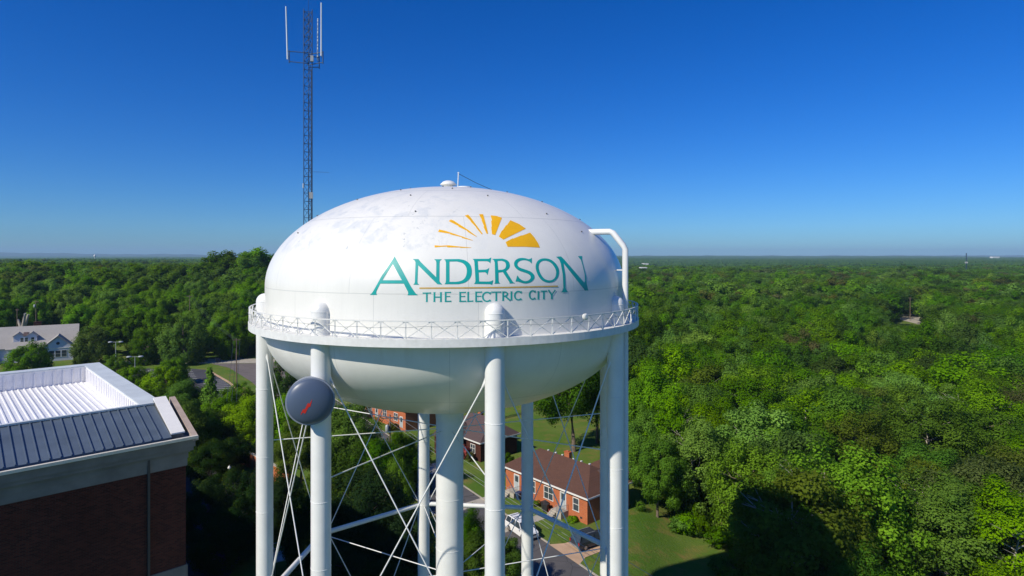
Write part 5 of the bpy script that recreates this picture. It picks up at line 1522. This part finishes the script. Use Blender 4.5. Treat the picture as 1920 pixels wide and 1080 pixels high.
for s_ in rest:
    if id(s_) in use_set: continue
    y, x, h, r, px = s_
    tone = tone_for(x, y, g)
    if y > 400 and tone == 'bright green' and g.random() < 0.6: tone = 'mid green'
    cms = MID[:3] if y < 300 else (FAR if y < 720 else VFAR)
    kk = 1.0 if y < 300 else (1.2 if y < 620 else 1.5)
    pts.append((x, y, terrain(x, y)-0.3, (r*kk/5.2, r*kk/5.2, h/16.0), g.uniform(0, 6.28), pick(cms, tone)))
wd = woodland('distant_woodland', pts, [p[0] for p in protos])
tag(wd, 'continuous green woodland canopy running back towards the horizon', 'woodland', kind='stuff')
# the last miles: a lumpy canopy surface
na_, nr = 1100, 150
ths = np.linspace(-0.76, 0.76, na_); rs = 1180*(14500/1180)**(np.linspace(0, 1, nr)**1.0)
Vv = []; gg = np.random.default_rng(5)
jit = gg.uniform(0, 1, (nr, na_))
for j, rr in enumerate(rs):
    for i, th in enumerate(ths):
        x = rr*math.sin(th); y = rr*math.cos(th)
        Vv.append((x+ (jit[j, i]-.5)*8, y, terrain(x, y)+9.5+8.5*jit[j, (i*7) % na_]+2.5*math.sin(x*0.013)*math.sin(y*0.017)))
Vv = np.array(Vv, dtype=np.float32)
ii = np.arange(nr*na_).reshape(nr, na_)
q = np.stack([ii[:-1, :-1], ii[:-1, 1:], ii[1:, 1:], ii[1:, :-1]], -1).reshape(-1, 4).astype(np.int32)
me = bpy.data.meshes.new('far_canopy'); me.vertices.add(len(Vv)); me.vertices.foreach_set('co', Vv.ravel())
me.loops.add(q.size); me.loops.foreach_set('vertex_index', q.ravel()); me.polygons.add(len(q)); me.polygons.foreach_set('loop_start', np.arange(0, q.size, 4, dtype=np.int32)); me.polygons.foreach_set('loop_total', np.full(len(q), 4, dtype=np.int32))
me.update(calc_edges=True); me.materials.append(M['canopy'])
o = bpy.data.objects.new('far_canopy', me); COL.objects.link(o)
tag(o, 'blue green forest canopy in the last strip below the horizon', 'forest', kind='stuff')

# undergrowth on the forest floor of the near right wood
us = []
gu = random.Random(3)
tries = 0
while len(us) < 900 and tries < 9000:
    tries += 1
    x = gu.uniform(18, 130); y = gu.uniform(42, 150)
    if inside(W_RIGHT, x, y) or (inside([(25.5, 62), (31, 60), (30, 90), (24, 92), (25, 78)], x, y) and gu.random() < 0.5): us.append((x, y))
bobj = []
ut = empty('thicket_shrub', 'leafy shrub at the grass edge in front of the right wood', 'shrub', (23.5, 84, terrain(23.5, 84)))
c = bpy.data.objects.new('foliage', BUSH.copy()); COL.objects.link(c); c.parent = ut; c.scale = (2.2, 2.2, 2.4); c.data.materials[0] = TONES['fresh green']
ut2 = empty('thicket_shrub', 'darker leafy shrub by the shadowed foot of the right wood', 'shrub', (25.5, 74, terrain(25.5, 74)))
c2_ = bpy.data.objects.new('foliage', BUSH.copy()); COL.objects.link(c2_); c2_.parent = ut2; c2_.scale = (2.0, 2.0, 2.2); c2_.data.materials[0] = TONES['mid green']
pts = [(x, y, terrain(x, y)-0.1, (gu.uniform(1.4, 3.0),)*2+(gu.uniform(1.5, 3.8),), gu.uniform(0, 6.28), gu.randrange(2)) for x, y in us]
tag(woodland('undergrowth', pts, [c, c2_]), 'tangled green undergrowth on the floor of the right wood', 'undergrowth', kind='stuff')

# ------------------------------------------------------------------ far buildings, water tower, blue hills
def far_box(name, label, cat, px, z, wd, ht, mat, dp=20):
    x = (px-960)/F*z
    t = empty(name, label, cat, (x, z, terrain(x, z)), 0.2)
    m = MB(); m.box(-wd/2, wd/2, 0, dp, 0, ht); m.build('wall', mat, t)
    m = MB(); m.prism([(-wd/2-0.5, -0.5, ht), (wd/2+0.5, -0.5, ht), (wd/2+0.5, dp+0.5, ht), (-wd/2-0.5, dp+0.5, ht)], (0, 0, 1.2)); m.build('roof', M['coping_white'], t)
far_box('warehouse', 'white warehouse on the horizon just right of the overflow pipe', 'building', 1212, 2100, 16, 19, M['farwhite'])
far_box('warehouse', 'pale roofed building among trees right of the tower rail', 'building', 1208, 905, 8, 18.5, M['farwhite'], 8)
far_box('tower_block', 'white block on the skyline left of the tank', 'building', 492, 1500, 18, 36.0, M['farwhite'], 10)
far_box('warehouse', 'long pale building on the far right skyline', 'building', 1868, 3800, 50, 25, M['farwhite'])
x = (178-960)/F*2600
t = empty('water_tower', 'tiny white water tower on the left horizon', 'water tower', (x, 2600, terrain(x, 2600)))
m = MB(); m.lathe([(1.4, 0), (1.4, 24), (4.0, 28), (5.0, 31), (4.0, 35), (0.1, 37)], 20); m.build('tank', M['farwhite'], t)
x = (1812-960)/F*900
t = empty('cell_tower', 'slim lattice phone mast rising over the far right woods', 'phone mast', (x, 900, terrain(x, 900)))
m = MB()
for a in range(3):
    v = Vector((1.1*math.cos(a*2.09), 1.1*math.sin(a*2.09), 0)); m.tube(v, v*0.5+Vector((0, 0, 41)), 0.16, n=4)
    for k in range(14):
        v2 = Vector((1.1*math.cos((a+1)*2.09), 1.1*math.sin((a+1)*2.09), 0)); f0 = 1-0.5*k/14; f1 = 1-0.5*(k+1)/14
        m.tube(v*f0+Vector((0, 0, k*2.9)), v2*f1+Vector((0, 0, (k+1)*2.9)), 0.09, n=4)
m.build('lattice', M['mast'], t)
m = MB(); 
for a in range(6): m.box(1.6*math.cos(a)-0.25, 1.6*math.cos(a)+0.25, 1.6*math.sin(a)-0.2, 1.6*math.sin(a)+0.2, 26, 28.2)
m.build('antenna_panels', M['farwhite'], t)
# blue mountains
def ridge(name, y, pts_, base):
    m = MB(); vs = []; nn = 240
    x0, x1 = pts_[0][0], pts_[-1][0]
    for i in range(nn+1):
        px = x0+(x1-x0)*i/nn
        for (a, ha), (b_, hb) in zip(pts_[:-1], pts_[1:]):
            if a <= px <= b_: hh = ha+(hb-ha)*(px-a)/(b_-a); break
        hh += 0.7*math.sin(px*0.11)+0.5*math.sin(px*0.27+1)+0.3*math.sin(px*0.6)
        x = (px-960)/F*y
        vs += [(x, y-2500, base), (x, y, H+max(0.2, hh)*y/F), (x, y+2500, base)]
    fs = []
    for i in range(nn):
        for k in range(2): fs.append((3*i+k, 3*i+3+k, 3*i+4+k, 3*i+1+k))
    m.add(vs, fs, True); return tag(m.build(name, M['hill']), kind='structure')
ridge('hills', 13500, [(-200, 4), (0, 6.5), (60, 5), (110, 5.5), (200, 3), (290, 3.5), (380, 2.5), (450, 2), (600, 2), (900, 0.8), (1300, 0.4), (2100, 0.6)], 0)

# ------------------------------------------------------------------ haze
m = MB(); m.box(-18500, 18500, -140, 16600, -14, 205)
hz = m.build('haze', None) if False else None
hm = bpy.data.materials.new('haze_air'); hm.use_nodes = True; hn = hm.node_tree; hn.nodes.clear()
ho = hn.nodes.new('ShaderNodeOutputMaterial'); pv = hn.nodes.new('ShaderNodeVolumePrincipled')
pv.inputs['Color'].default_value = (0.50, 0.76, 1.0, 1); pv.inputs['Density'].default_value = 0.00008; pv.inputs['Anisotropy'].default_value = 0.0
hn.links.new(pv.outputs[0], ho.inputs['Volume'])
hz = m.build('haze', hm); tag(hz, 'thin blue haze hanging over the far woods', 'haze', kind='stuff')
